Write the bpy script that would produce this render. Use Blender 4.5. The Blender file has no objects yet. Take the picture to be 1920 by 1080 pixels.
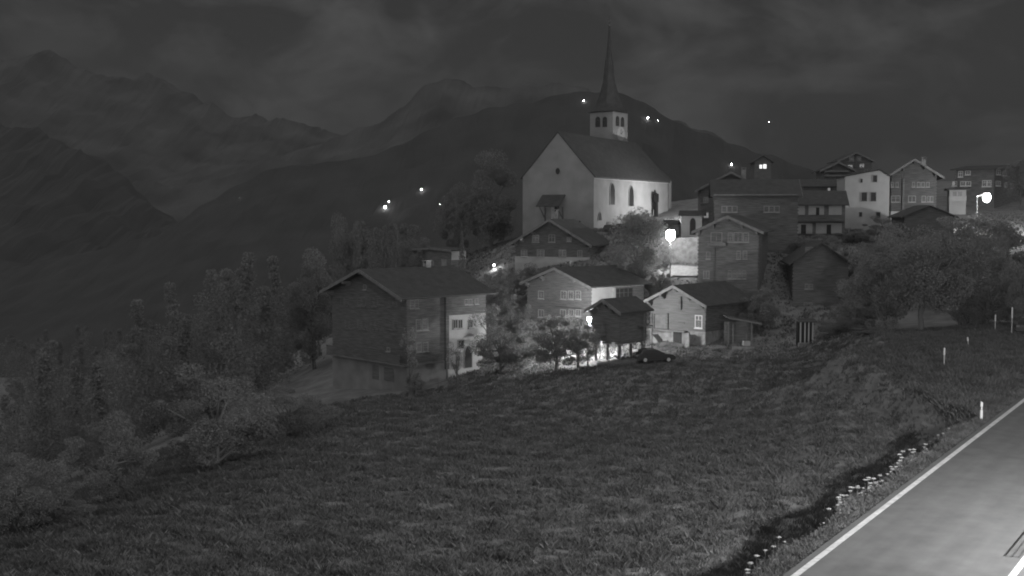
import bpy, bmesh, math, random
import numpy as np
from mathutils import Vector, Matrix
from mathutils.bvhtree import BVHTree
R = math.radians
random.seed(7)
rng = np.random.default_rng(7)

# ------------------------------------------------------------------ camera
SC = bpy.context.scene
COL = SC.collection
FPX, HOR = 2200.0, 400.0                       # focal length and horizon in photo pixels (1920 x 1080)
PITCH = math.atan((540 - HOR) / FPX)
CAMZ = 30.0
cd = bpy.data.cameras.new('camera'); cam = bpy.data.objects.new('camera', cd); COL.objects.link(cam)
cd.sensor_width = 36; cd.lens = 36 * FPX / 1920; cd.clip_start = 0.5; cd.clip_end = 40000
cam.location = (0, 0, CAMZ); cam.rotation_euler = (math.pi / 2 - PITCH, 0, 0)
SC.camera = cam
SC.view_settings.view_transform = 'Standard'; SC.view_settings.look = 'None'
SC.view_settings.exposure = 0.2; SC.view_settings.gamma = 1.0
SC.view_settings.use_curve_mapping = False
SC.render.engine = 'CYCLES'
SC.cycles.filter_width = 1.9
SC.cycles.max_bounces = 4; SC.cycles.diffuse_bounces = 4; SC.cycles.glossy_bounces = 1
SC.cycles.transmission_bounces = 2; SC.cycles.transparent_max_bounces = 4; SC.cycles.volume_bounces = 0
SC.cycles.sample_clamp_indirect = 2.0
SC.cycles.caustics_reflective = False; SC.cycles.caustics_refractive = False
SC.cycles.use_denoising = True

# ------------------------------------------------------------------ night sky: dim clouds in moonlight
W = bpy.data.worlds.new('World'); SC.world = W; W.use_nodes = True
nt = W.node_tree; nt.nodes.clear()
def nd(t, typ, **kw):
    n = t.nodes.new(typ)
    for k, v in kw.items(): setattr(n, k, v)
    return n
SUN_EL, SUN_ROT = 62, 200
sky = nd(nt, 'ShaderNodeTexSky', sky_type='NISHITA', sun_disc=False, sun_elevation=R(SUN_EL), sun_rotation=R(SUN_ROT))
bw = nd(nt, 'ShaderNodeRGBToBW')
tc = nd(nt, 'ShaderNodeTexCoord')
mp = nd(nt, 'ShaderNodeMapping'); mp.inputs['Scale'].default_value = (1.0, 1.0, 1.7)
n1 = nd(nt, 'ShaderNodeTexNoise'); n1.inputs['Scale'].default_value = 8.5; n1.inputs['Detail'].default_value = 7; n1.inputs['Roughness'].default_value = 0.6
n1.inputs['Distortion'].default_value = 0.4
n2 = nd(nt, 'ShaderNodeTexNoise'); n2.inputs['Scale'].default_value = 2.1; n2.inputs['Detail'].default_value = 3
r1 = nd(nt, 'ShaderNodeMapRange'); r1.inputs[1].default_value = 0.44; r1.inputs[2].default_value = 0.70; r1.inputs[3].default_value = 0.0; r1.inputs[4].default_value = 4.2
r2 = nd(nt, 'ShaderNodeMapRange'); r2.inputs[1].default_value = 0.3; r2.inputs[2].default_value = 0.7; r2.inputs[3].default_value = 0.1; r2.inputs[4].default_value = 0.5
ad = nd(nt, 'ShaderNodeMath', operation='ADD'); mu = nd(nt, 'ShaderNodeMath', operation='MULTIPLY')
bl = nd(nt, 'ShaderNodeMixRGB', blend_type='MIX'); bl.inputs[0].default_value = 0.85; bl.inputs[2].default_value = (0.6, 0.6, 0.6, 1)
bg = nd(nt, 'ShaderNodeBackground'); bg.inputs['Strength'].default_value = 0.030
wo = nd(nt, 'ShaderNodeOutputWorld')
L = nt.links.new
L(sky.outputs[0], bw.inputs[0]); L(bw.outputs[0], bl.inputs[1])
L(tc.outputs['Generated'], mp.inputs[0]); L(mp.outputs[0], n1.inputs['Vector']); L(mp.outputs[0], n2.inputs['Vector'])
L(n1.outputs[0], r1.inputs[0]); L(n2.outputs[0], r2.inputs[0])
L(r1.outputs[0], ad.inputs[0]); L(r2.outputs[0], ad.inputs[1])
mx = nd(nt, 'ShaderNodeMixRGB', blend_type='MULTIPLY'); mx.inputs[0].default_value = 1.0
L(bl.outputs[0], mx.inputs[1]); L(ad.outputs[0], mx.inputs[2])
L(mx.outputs[0], bg.inputs['Color']); L(bg.outputs[0], wo.inputs[0])

# the moon behind thin cloud: weak and very soft
sd = bpy.data.lights.new('moon', 'SUN'); sd.energy = 1.25; sd.angle = R(150); sd.color = (1, 1, 1)
so = bpy.data.objects.new('moon', sd); COL.objects.link(so)
so.rotation_euler = Vector((-math.sin(R(SUN_ROT)) * math.cos(R(SUN_EL)), -math.cos(R(SUN_ROT)) * math.cos(R(SUN_EL)), -math.sin(R(SUN_EL)))).to_track_quat('-Z', 'Y').to_euler()

# ------------------------------------------------------------------ helpers
CP, SP = math.cos(PITCH), math.sin(PITCH)
def ray(px, py):
    u, v = (px - 960) / FPX, (540 - py) / FPX
    return np.array([u, CP + v * SP, -SP + v * CP])
def P(px, py, Y):
    d = ray(px, py); k = Y / d[1]
    return np.array([d[0] * k, Y, CAMZ + d[2] * k])
def colx(px, Y):                                # world x of a photo column at depth Y
    return (px - 960) / FPX * Y
def tag(o, label=None, cat=None, group=None, kind=None):
    if label: o['label'] = label
    if cat: o['category'] = cat
    if group: o['group'] = group
    if kind: o['kind'] = kind
    return o
def empty(name, loc, rz=0):
    o = bpy.data.objects.new(name, None); COL.objects.link(o); o.location = loc; o.rotation_euler = (0, 0, rz)
    o.empty_display_size = 0.2
    return o
def mesh_obj(name, verts, faces, mat, parent=None, smooth=False, loc=None):
    me = bpy.data.meshes.new(name); me.from_pydata([tuple(v) for v in verts], [], faces); me.update()
    if smooth:
        me.polygons.foreach_set('use_smooth', [True] * len(me.polygons))
    me.materials.append(mat)
    o = bpy.data.objects.new(name, me); COL.objects.link(o)
    if parent: o.parent = parent
    if loc is not None: o.location = loc
    return o
class MB:
    def __init__(s): s.v = []; s.f = []
    def add(s, vs, fs):
        b = len(s.v); s.v += [tuple(map(float, v)) for v in vs]; s.f += [tuple(b + i for i in f) for f in fs]; return s
    def box(s, a, b):
        x0, y0, z0 = a; x1, y1, z1 = b
        vs = [(x0, y0, z0), (x1, y0, z0), (x1, y1, z0), (x0, y1, z0), (x0, y0, z1), (x1, y0, z1), (x1, y1, z1), (x0, y1, z1)]
        return s.add(vs, [(0, 3, 2, 1), (4, 5, 6, 7), (0, 1, 5, 4), (1, 2, 6, 5), (2, 3, 7, 6), (3, 0, 4, 7)])
    def prism(s, poly, axis_vec):               # polygon (3-D points) swept along a vector
        n = len(poly); p = [np.array(q, float) for q in poly]; a = np.array(axis_vec, float)
        vs = p + [q + a for q in p]
        fs = [tuple(range(n))[::-1], tuple(range(n, 2 * n))] + [(i, (i + 1) % n, n + (i + 1) % n, n + i) for i in range(n)]
        return s.add(vs, fs)
    def tube(s, pts, radii, n=7, cap=True):
        pts = [np.array(p, float) for p in pts]; rings = []
        for i, p in enumerate(pts):
            d = pts[min(i + 1, len(pts) - 1)] - pts[max(i - 1, 0)]; d = d / (np.linalg.norm(d) + 1e-9)
            a = np.cross(d, (0, 0, 1.0)); a = np.array([1.0, 0, 0]) if np.linalg.norm(a) < 1e-3 else a / np.linalg.norm(a)
            b = np.cross(d, a); r = radii[i] if hasattr(radii, '__len__') else radii
            rings.append([p + r * (math.cos(2 * math.pi * k / n) * a + math.sin(2 * math.pi * k / n) * b) for k in range(n)])
        vs = [q for r_ in rings for q in r_]; fs = []
        for i in range(len(pts) - 1):
            for k in range(n):
                fs.append((i * n + k, i * n + (k + 1) % n, (i + 1) * n + (k + 1) % n, (i + 1) * n + k))
        if cap: fs += [tuple(range(n))[::-1], tuple((len(pts) - 1) * n + k for k in range(n))]
        return s.add(vs, fs)
    def lathe(s, prof, n=12, c=(0, 0, 0), rot=0.0):
        vs = []; fs = []
        for r, z in prof:
            for k in range(n):
                a = 2 * math.pi * k / n + rot; vs.append((c[0] + r * math.cos(a), c[1] + r * math.sin(a), c[2] + z))
        for i in range(len(prof) - 1):
            for k in range(n): fs.append((i * n + k, i * n + (k + 1) % n, (i + 1) * n + (k + 1) % n, (i + 1) * n + k))
        fs += [tuple(range(n))[::-1], tuple((len(prof) - 1) * n + k for k in range(n))]
        return s.add(vs, fs)
    def ball(s, c, rx, ry, rz, n=12, m=8):
        return s.lathe([(max(1e-3, math.sin(math.pi * i / m)), -math.cos(math.pi * i / m)) for i in range(m + 1)], n) if False else s._ball(c, rx, ry, rz, n, m)
    def _ball(s, c, rx, ry, rz, n, m):
        vs = []; fs = []
        for i in range(m + 1):
            t = math.pi * i / m; r = max(0.02, math.sin(t))
            for k in range(n):
                a = 2 * math.pi * k / n; vs.append((c[0] + rx * r * math.cos(a), c[1] + ry * r * math.sin(a), c[2] - rz * math.cos(t)))
        for i in range(m):
            for k in range(n): fs.append((i * n + k, i * n + (k + 1) % n, (i + 1) * n + (k + 1) % n, (i + 1) * n + k))
        fs += [tuple(range(n))[::-1], tuple(m * n + k for k in range(n))]
        return s.add(vs, fs)
    def build(s, name, mat, parent=None, smooth=False, loc=None):
        return mesh_obj(name, s.v, s.f, mat, parent, smooth, loc)

# ------------------------------------------------------------------ materials (the night camera is black and white, so all are grey)
MATS = {}
def mat(name, v, rough=0.9, var=0.2, scale=3.0, detail=4, stretch=(1, 1, 1), bump=0.0, bscale=None, island=0.0, spec=0.3, leaf=0.0):
    if name in MATS: return MATS[name]
    m = bpy.data.materials.new(name); m.use_nodes = True; t = m.node_tree
    b = t.nodes['Principled BSDF']; b.inputs['Roughness'].default_value = rough
    b.inputs['Specular IOR Level'].default_value = spec
    c = nd(t, 'ShaderNodeTexCoord'); mp = nd(t, 'ShaderNodeMapping'); mp.inputs['Scale'].default_value = stretch
    n = nd(t, 'ShaderNodeTexNoise'); n.inputs['Scale'].default_value = scale; n.inputs['Detail'].default_value = detail
    r = nd(t, 'ShaderNodeMapRange'); r.inputs[1].default_value = 0.25; r.inputs[2].default_value = 0.75
    r.inputs[3].default_value = v * (1 - var); r.inputs[4].default_value = v * (1 + var)
    k = t.links.new
    k(c.outputs['Object'], mp.inputs[0]); k(mp.outputs[0], n.inputs['Vector']); k(n.outputs[0], r.inputs[0])
    out = r.outputs[0]
    if island:
        g = nd(t, 'ShaderNodeNewGeometry'); r3 = nd(t, 'ShaderNodeMapRange'); r3.inputs[3].default_value = 1 - island; r3.inputs[4].default_value = 1 + island
        m3 = nd(t, 'ShaderNodeMath', operation='MULTIPLY'); k(g.outputs['Random Per Island'], r3.inputs[0]); k(out, m3.inputs[0]); k(r3.outputs[0], m3.inputs[1]); out = m3.outputs[0]
    k(out, b.inputs['Base Color'])
    if bump:
        nb = nd(t, 'ShaderNodeTexNoise'); nb.inputs['Scale'].default_value = bscale or scale * 3; nb.inputs['Detail'].default_value = 4
        bp = nd(t, 'ShaderNodeBump'); bp.inputs['Strength'].default_value = bump; bp.inputs['Distance'].default_value = 0.1
        k(mp.outputs[0], nb.inputs['Vector']); k(nb.outputs[0], bp.inputs['Height']); k(bp.outputs[0], b.inputs['Normal'])
    if leaf:                                    # thin leaves let part of the light through
        d = nd(t, 'ShaderNodeBsdfDiffuse'); tr = nd(t, 'ShaderNodeBsdfTranslucent'); mxs = nd(t, 'ShaderNodeMixShader'); mxs.inputs[0].default_value = leaf
        k(out, d.inputs[0]); k(out, tr.inputs[0]); k(d.outputs[0], mxs.inputs[1]); k(tr.outputs[0], mxs.inputs[2]); k(mxs.outputs[0], t.nodes['Material Output'].inputs[0])
    MATS[name] = m; return m
def emit(name, s):
    if name in MATS: return MATS[name]
    m = bpy.data.materials.new(name); m.use_nodes = True; t = m.node_tree; t.nodes.clear()
    e = nd(t, 'ShaderNodeEmission'); e.inputs[0].default_value = (1, 1, 1, 1); e.inputs[1].default_value = s
    o = nd(t, 'ShaderNodeOutputMaterial'); t.links.new(e.outputs[0], o.inputs[0]); MATS[name] = m; return m
M_plaster = mat('plaster', 0.24, var=0.2, scale=0.35, detail=6, bump=0.15, bscale=6)
M_white = mat('white_plaster', 0.38, var=0.10, scale=0.8, detail=6, bump=0.1, bscale=6)
M_wood = mat('weathered_wood', 0.14, var=0.4, scale=1.2, stretch=(0.6, 0.6, 6), detail=6)
M_wood2 = mat('dark_wood', 0.12, var=0.4, scale=1.2, stretch=(0.6, 0.6, 6), detail=6)
M_pale = mat('pale_wood', 0.17, var=0.35, scale=1.2, stretch=(0.6, 0.6, 6), detail=6)
M_board = mat('bargeboard_wood', 0.16, var=0.25, scale=2)
M_roof = mat('roof_slate', 0.058, var=0.25, scale=1.2, detail=6, bump=0.3, bscale=9, rough=0.8)
M_stone = mat('rubble_stone', 0.24, var=0.35, scale=1.6, detail=8, bump=0.8, bscale=3.5)
M_frame = mat('white_paint', 0.6, var=0.08, scale=2, rough=0.6)
M_glass = mat('window_glass', 0.025, var=0.2, scale=0.7, rough=0.3, spec=0.15)
M_wframe = mat('grey_window_frame', 0.26, var=0.15, scale=2, rough=0.7)
M_curt = mat('curtained_glass', 0.24, var=0.3, scale=1.5, rough=0.5)
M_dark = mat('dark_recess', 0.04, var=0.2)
M_shadow = mat('shadow_black', 0.014, var=0.2, spec=0.02)  # near-black, imitates a shadow on the church wall
M_metal = mat('dark_metal', 0.10, var=0.1, rough=0.5, spec=0.5)
M_galv = mat('galvanised_metal', 0.35, var=0.1, rough=0.45, spec=0.5)
M_ground = mat('meadow_soil', 0.18, var=0.35, scale=0.5, detail=9, bump=0.6, bscale=2.0)
M_grass = mat('meadow_grass', 0.147, var=0.45, scale=0.7, detail=6, island=0.22, leaf=0.45)
M_herb = mat('meadow_herbs', 0.19, var=0.4, scale=1.2, island=0.25, leaf=0.4)
M_leaf = mat('leaves', 0.26, var=0.35, scale=0.5, island=0.22, leaf=0.5)
M_leafd = mat('conifer_needles', 0.25, var=0.3, scale=0.5, island=0.2, leaf=0.5)
M_leafp = mat('pale_leaves', 0.32, var=0.3, scale=0.5, island=0.22, leaf=0.5)
M_bark = mat('bark', 0.13, var=0.35, scale=3, stretch=(2, 2, 0.5))
M_petal = mat('white_petals', 0.42, var=0.15, scale=5)
M_asph = mat('asphalt', 0.11, var=0.13, scale=1.1, detail=10, bump=0.1, bscale=25, rough=0.9, spec=0.1)
def streaks(m, ang, lo, hi, sx, sy):            # long wear marks along the driving direction, and dark patches
    t = m.node_tree; k = t.links.new; b = t.nodes['Principled BSDF']; src = b.inputs['Base Color'].links[0].from_socket
    c = nd(t, 'ShaderNodeTexCoord'); q = nd(t, 'ShaderNodeMapping', vector_type='TEXTURE'); q.inputs['Rotation'].default_value = (0, 0, ang); q.inputs['Scale'].default_value = (sx, sy, 1)
    n = nd(t, 'ShaderNodeTexNoise'); n.inputs['Scale'].default_value = 1.0; n.inputs['Detail'].default_value = 5
    r = nd(t, 'ShaderNodeMapRange'); r.inputs[1].default_value = 0.3; r.inputs[2].default_value = 0.7; r.inputs[3].default_value = lo; r.inputs[4].default_value = hi
    p = nd(t, 'ShaderNodeTexNoise'); p.inputs['Scale'].default_value = 0.16; p.inputs['Detail'].default_value = 8
    r2 = nd(t, 'ShaderNodeMapRange'); r2.inputs[1].default_value = 0.40; r2.inputs[2].default_value = 0.46; r2.inputs[3].default_value = 0.93; r2.inputs[4].default_value = 1.0
    a = nd(t, 'ShaderNodeMath', operation='MULTIPLY'); d = nd(t, 'ShaderNodeMath', operation='MULTIPLY')
    k(c.outputs['Object'], q.inputs[0]); k(q.outputs[0], n.inputs['Vector']); k(n.outputs[0], r.inputs[0]); k(c.outputs['Object'], p.inputs['Vector']); k(p.outputs[0], r2.inputs[0])
    k(src, a.inputs[0]); k(r.outputs[0], a.inputs[1]); k(a.outputs[0], d.inputs[0]); k(r2.outputs[0], d.inputs[1]); k(d.outputs[0], b.inputs['Base Color'])
_vp = ((2485 - 960) / 2200.0)
streaks(M_asph, math.pi / 2 - math.atan(_vp), 0.90, 1.09, 40, 0.9)
M_paint = mat('road_paint', 0.46, var=0.32, scale=3.5, detail=9, rough=0.6)
M_gravel = mat('lane_gravel', 0.13, var=0.3, scale=1.2, detail=8, bump=0.3, bscale=8)
M_car = mat('dark_car_paint', 0.035, var=0.05, rough=0.2, spec=0.6)
M_tyre = mat('tyre_rubber', 0.03, var=0.1)
M_lampw = emit('lamp_glow', 40)
M_winglow = emit('lit_or_reflecting_window', 0.20)  # also imitates reflected lamp light on the right-hand house
M_litwin2 = emit('bright_lit_window', 1.2)
M_far = emit('far_lamp_glow', 120)

# ------------------------------------------------------------------ terrain
VPd = ray(2485, 317); VPd = VPd / np.linalg.norm(VPd[:2])        # road direction (per metre of plan length)
RD = VPd[:2]; RN = np.array([-RD[1], RD[0]])                     # RN points left of the road
RP0 = P(1490, 1080, 43.4)
def road_tn(x, y):
    dx, dy = x - RP0[0], y - RP0[1]
    return dx * RD[0] + dy * RD[1], dx * RN[0] + dy * RN[1]
def road_z(t): return RP0[2] + VPd[2] * t
anch = [(0,1080,44),(300,1080,46),(640,1080,48),(960,1080,49),(1250,1080,49.5),
        (300,960,60),(640,900,68),(960,900,69),(1200,900,69),(1380,960,60),
        (640,800,92),(960,800,95),(1200,800,95),(1450,820,83),(1620,760,88),
        (560,770,108),(700,756,122),(800,742,124),(760,732,129),(900,705,132),(1040,716,121),(1100,690,128),(1200,673,129),
        (1300,664,134),(1400,668,131),(1500,655,136),(1560,690,118),(1700,670,118),(1820,628,124),(1300,720,112),(1700,710,104),
        (1150,640,146),(1280,650,141),(1480,600,152),(1600,600,150)]
ctrl = [P(*a) for a in anch]
def C3(x, y, z): ctrl.append(np.array([x, y, CAMZ + z], float))
for a in [(-60,60,-24),(-45,85,-25),(-60,120,-33),(-40,140,-27),(-90,160,-50),(-30,165,-22),(-15,160,-17),(-50,200,-34),(-90,240,-50),(-20,200,-17),
          (-10,185,-12),(0,178,-9.5),(8,170,-8.0),(0,198,-4.5),(12,198,-2.8),(12,186,-3.0),(25,190,-2.8),(25,205,-2.6),(10,215,-2.5),(-10,215,-8),
          (22,176,-4.0),(26,170,-5.5),(24,165,-7.2),(20,166,-7.2),(14,165,-8.6),(30,158,-9),(18,158,-12.5),(8,152,-14),(25,152,-12.5),(40,150,-12),
          (40,165,-7.5),(50,178,-3.4),(58,190,-3.2),(70,196,-0.8),(85,212,0.4),(70,230,3),(95,200,0),(75,175,-5),(65,155,-9.5),(80,150,-8),(55,145,-12.5),
          (90,130,-9.5),(110,160,-4),(120,220,3),(60,260,6),(30,250,2),(0,260,-6),(-60,300,-40),(0,320,-18),(60,330,4),(130,330,8)]: C3(*a)
ctrl = np.array(ctrl)
def _k(d): return d
_n = len(ctrl)
_D = np.linalg.norm(ctrl[:, None, :2] - ctrl[None, :, :2], axis=2)
_A = np.zeros((_n + 3, _n + 3)); _A[:_n, :_n] = -_D - np.eye(_n) * -1.2
_A[:_n, _n] = 1; _A[:_n, _n + 1:] = ctrl[:, :2]; _A[_n, :_n] = 1; _A[_n + 1:, :_n] = ctrl[:, :2].T
_w = np.linalg.solve(_A, np.concatenate([ctrl[:, 2], [0, 0, 0]]))
def sst(a, b, x):
    t = np.clip((x - a) / (b - a), 0, 1); return t * t * (3 - 2 * t)
TPOST = 33.0
def ground(x, y):
    x = np.atleast_1d(np.asarray(x, float)); y = np.atleast_1d(np.asarray(y, float))
    xs = np.clip(x, -110, 140); ys = np.clip(y, 30, 335)
    d = np.sqrt((xs[:, None] - ctrl[None, :, 0]) ** 2 + (ys[:, None] - ctrl[None, :, 1]) ** 2)
    z = -d @ _w[:_n] + _w[_n] + xs * _w[_n + 1] + ys * _w[_n + 2]
    out = np.maximum(np.abs(x - xs), np.abs(y - ys))
    zf = CAMZ - 60 + 8 * np.sin(x / 260.0) + 6 * np.cos(y / 310.0) - 25 * sst(60, 200, np.abs(x)) - 160 * sst(350, 900, np.maximum(y, 0))
    z = z + (zf - z) * sst(0, 420, out)
    t, n = road_tn(x, y)                        # embankment and road shelf
    zr = road_z(t) - 0.10
    wv = 1.25 + 0.25 * np.sin(t * 0.7) + np.clip((t - TPOST - 1) * 0.75, 0, 16) + np.clip((t - 70) * 0.5, 0, 30)
    drop = sst(0, 1, (n - wv) / (1.5 + 0.03 * np.clip(t, 0, 60)))
    zl = zr - 2.3 * drop
    f = sst(0, 1, (n - wv - 1.6) / 7.0)
    zz = np.where(n < wv, zr, zl * (1 - f) + z * f)
    zz = np.where(n < -9, zr + 2.5 * sst(-9, -22, n) if False else zz, zz)
    act = (t > -60) & (t < 120)
    far = sst(60, 110, t)
    return np.where(act, zz * (1 - far) + z * far, z)
def gz(x, y): return float(ground(x, y)[0])
xs_ = np.unique(np.concatenate([np.arange(-60, 4, 1.1), np.arange(4, 62, 0.5), np.arange(62, 100, 1.1), np.arange(-120, -60, 4), np.arange(100, 160, 4), np.geomspace(160, 9000, 24), -np.geomspace(120, 9000, 26)]))
ys_ = np.unique(np.concatenate([np.arange(28, 36, 1.0), np.arange(36, 86, 0.5), np.arange(86, 140, 1.0), np.arange(140, 240, 2.0), np.arange(240, 350, 6), np.geomspace(350, 11000, 34), np.array([-400, -200, -60, -20, 0, 10, 20])]))
GX, GY = np.meshgrid(xs_, ys_)
GZ = ground(GX.ravel(), GY.ravel())
near = (np.abs(GX.ravel()) < 120) & (GY.ravel() < 300)
_t, _nn = road_tn(GX.ravel(), GY.ravel())
rough = near & (_nn > 3.5)
GZ = GZ + np.where(rough, rng.normal(0, 0.035, GZ.shape), 0)
nx, ny = len(xs_), len(ys_)
ii = (np.arange(ny - 1)[:, None] * nx + np.arange(nx - 1)[None, :]).ravel()
faces = np.stack([ii, ii + 1, ii + nx + 1, ii + nx], 1)
g_o = mesh_obj('ground', np.stack([GX.ravel(), GY.ravel(), GZ], 1), faces.tolist(), M_ground, smooth=True)
tag(g_o, 'dark sloping meadow ground running down to the village and valley', kind='structure')

def strip(name, pts, halfw, material, lift, label, seg=1.2, zfun=None, kind='structure'):
    pts = [np.array(p, float) for p in pts]; path = []
    for a, b in zip(pts[:-1], pts[1:]):
        k = max(1, int(np.linalg.norm(b - a) / seg)); path += [a + (b - a) * i / k for i in range(k)]
    path.append(pts[-1]); vs = []; fs = []
    for i, p in enumerate(path):
        d = path[min(i + 1, len(path) - 1)] - path[max(0, i - 1)]; d /= np.linalg.norm(d); nrm = np.array([-d[1], d[0]])
        for k in np.linspace(-1, 1, 5):
            q = p + nrm * halfw * k; z = (zfun(q[0], q[1]) if zfun else gz(q[0], q[1])) + lift; vs.append((q[0], q[1], z))
    for i in range(len(path) - 1):
        for k in range(4): fs.append((i * 5 + k, (i + 1) * 5 + k, (i + 1) * 5 + k + 1, i * 5 + k + 1))
    o = mesh_obj(name, vs, fs, material, smooth=True); tag(o, label, kind=kind); return o
# main road: left line runs along n=0, right line n=-6
_lo, _ = None, None
RW = None
def rp(t, n, lift=0.0): return np.array([RP0[0] + RD[0] * t + RN[0] * n, RP0[1] + RD[1] * t + RN[1] * n, road_z(t) + lift])
def hit_road(px, py):
    d = ray(px, py); o = np.array([0, 0, CAMZ])
    nrm = np.cross(np.array([VPd[0], VPd[1], VPd[2]]), np.array([RN[0], RN[1], 0])); k = np.dot(RP0 - o, nrm) / np.dot(d, nrm); q = o + d * k
    return road_tn(q[0], q[1])
t1, n1_ = hit_road(1898, 1080)
N_RIGHT = n1_
print('road width', n1_, 't', t1, 'post', hit_road(1840, 785))
def roadsheet(name, t0, t1, n0, n1, lift, m, step=4.0):
    k = int((t1 - t0) / step); vs = []; fs = []
    for i in range(k + 1):
        t = t0 + (t1 - t0) * i / k
        vs += [rp(t, n0, lift), rp(t, n1, lift)]
    for i in range(k): fs.append((2 * i, 2 * i + 1, 2 * i + 3, 2 * i + 2))
    return mesh_obj(name, vs, fs, m)
road = roadsheet('road', -35, 88, 0.42, N_RIGHT - 1.2, 0.0, M_asph)
tag(road, 'asphalt road climbing past the meadow', kind='structure')
for nm, n0, n1 in (('edge_line', 0.13, -0.13), ('edge_line', N_RIGHT + 0.13, N_RIGHT - 0.13)):
    o = roadsheet(nm, -35, 88, n0, n1, 0.004, M_paint); o.parent = road

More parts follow.
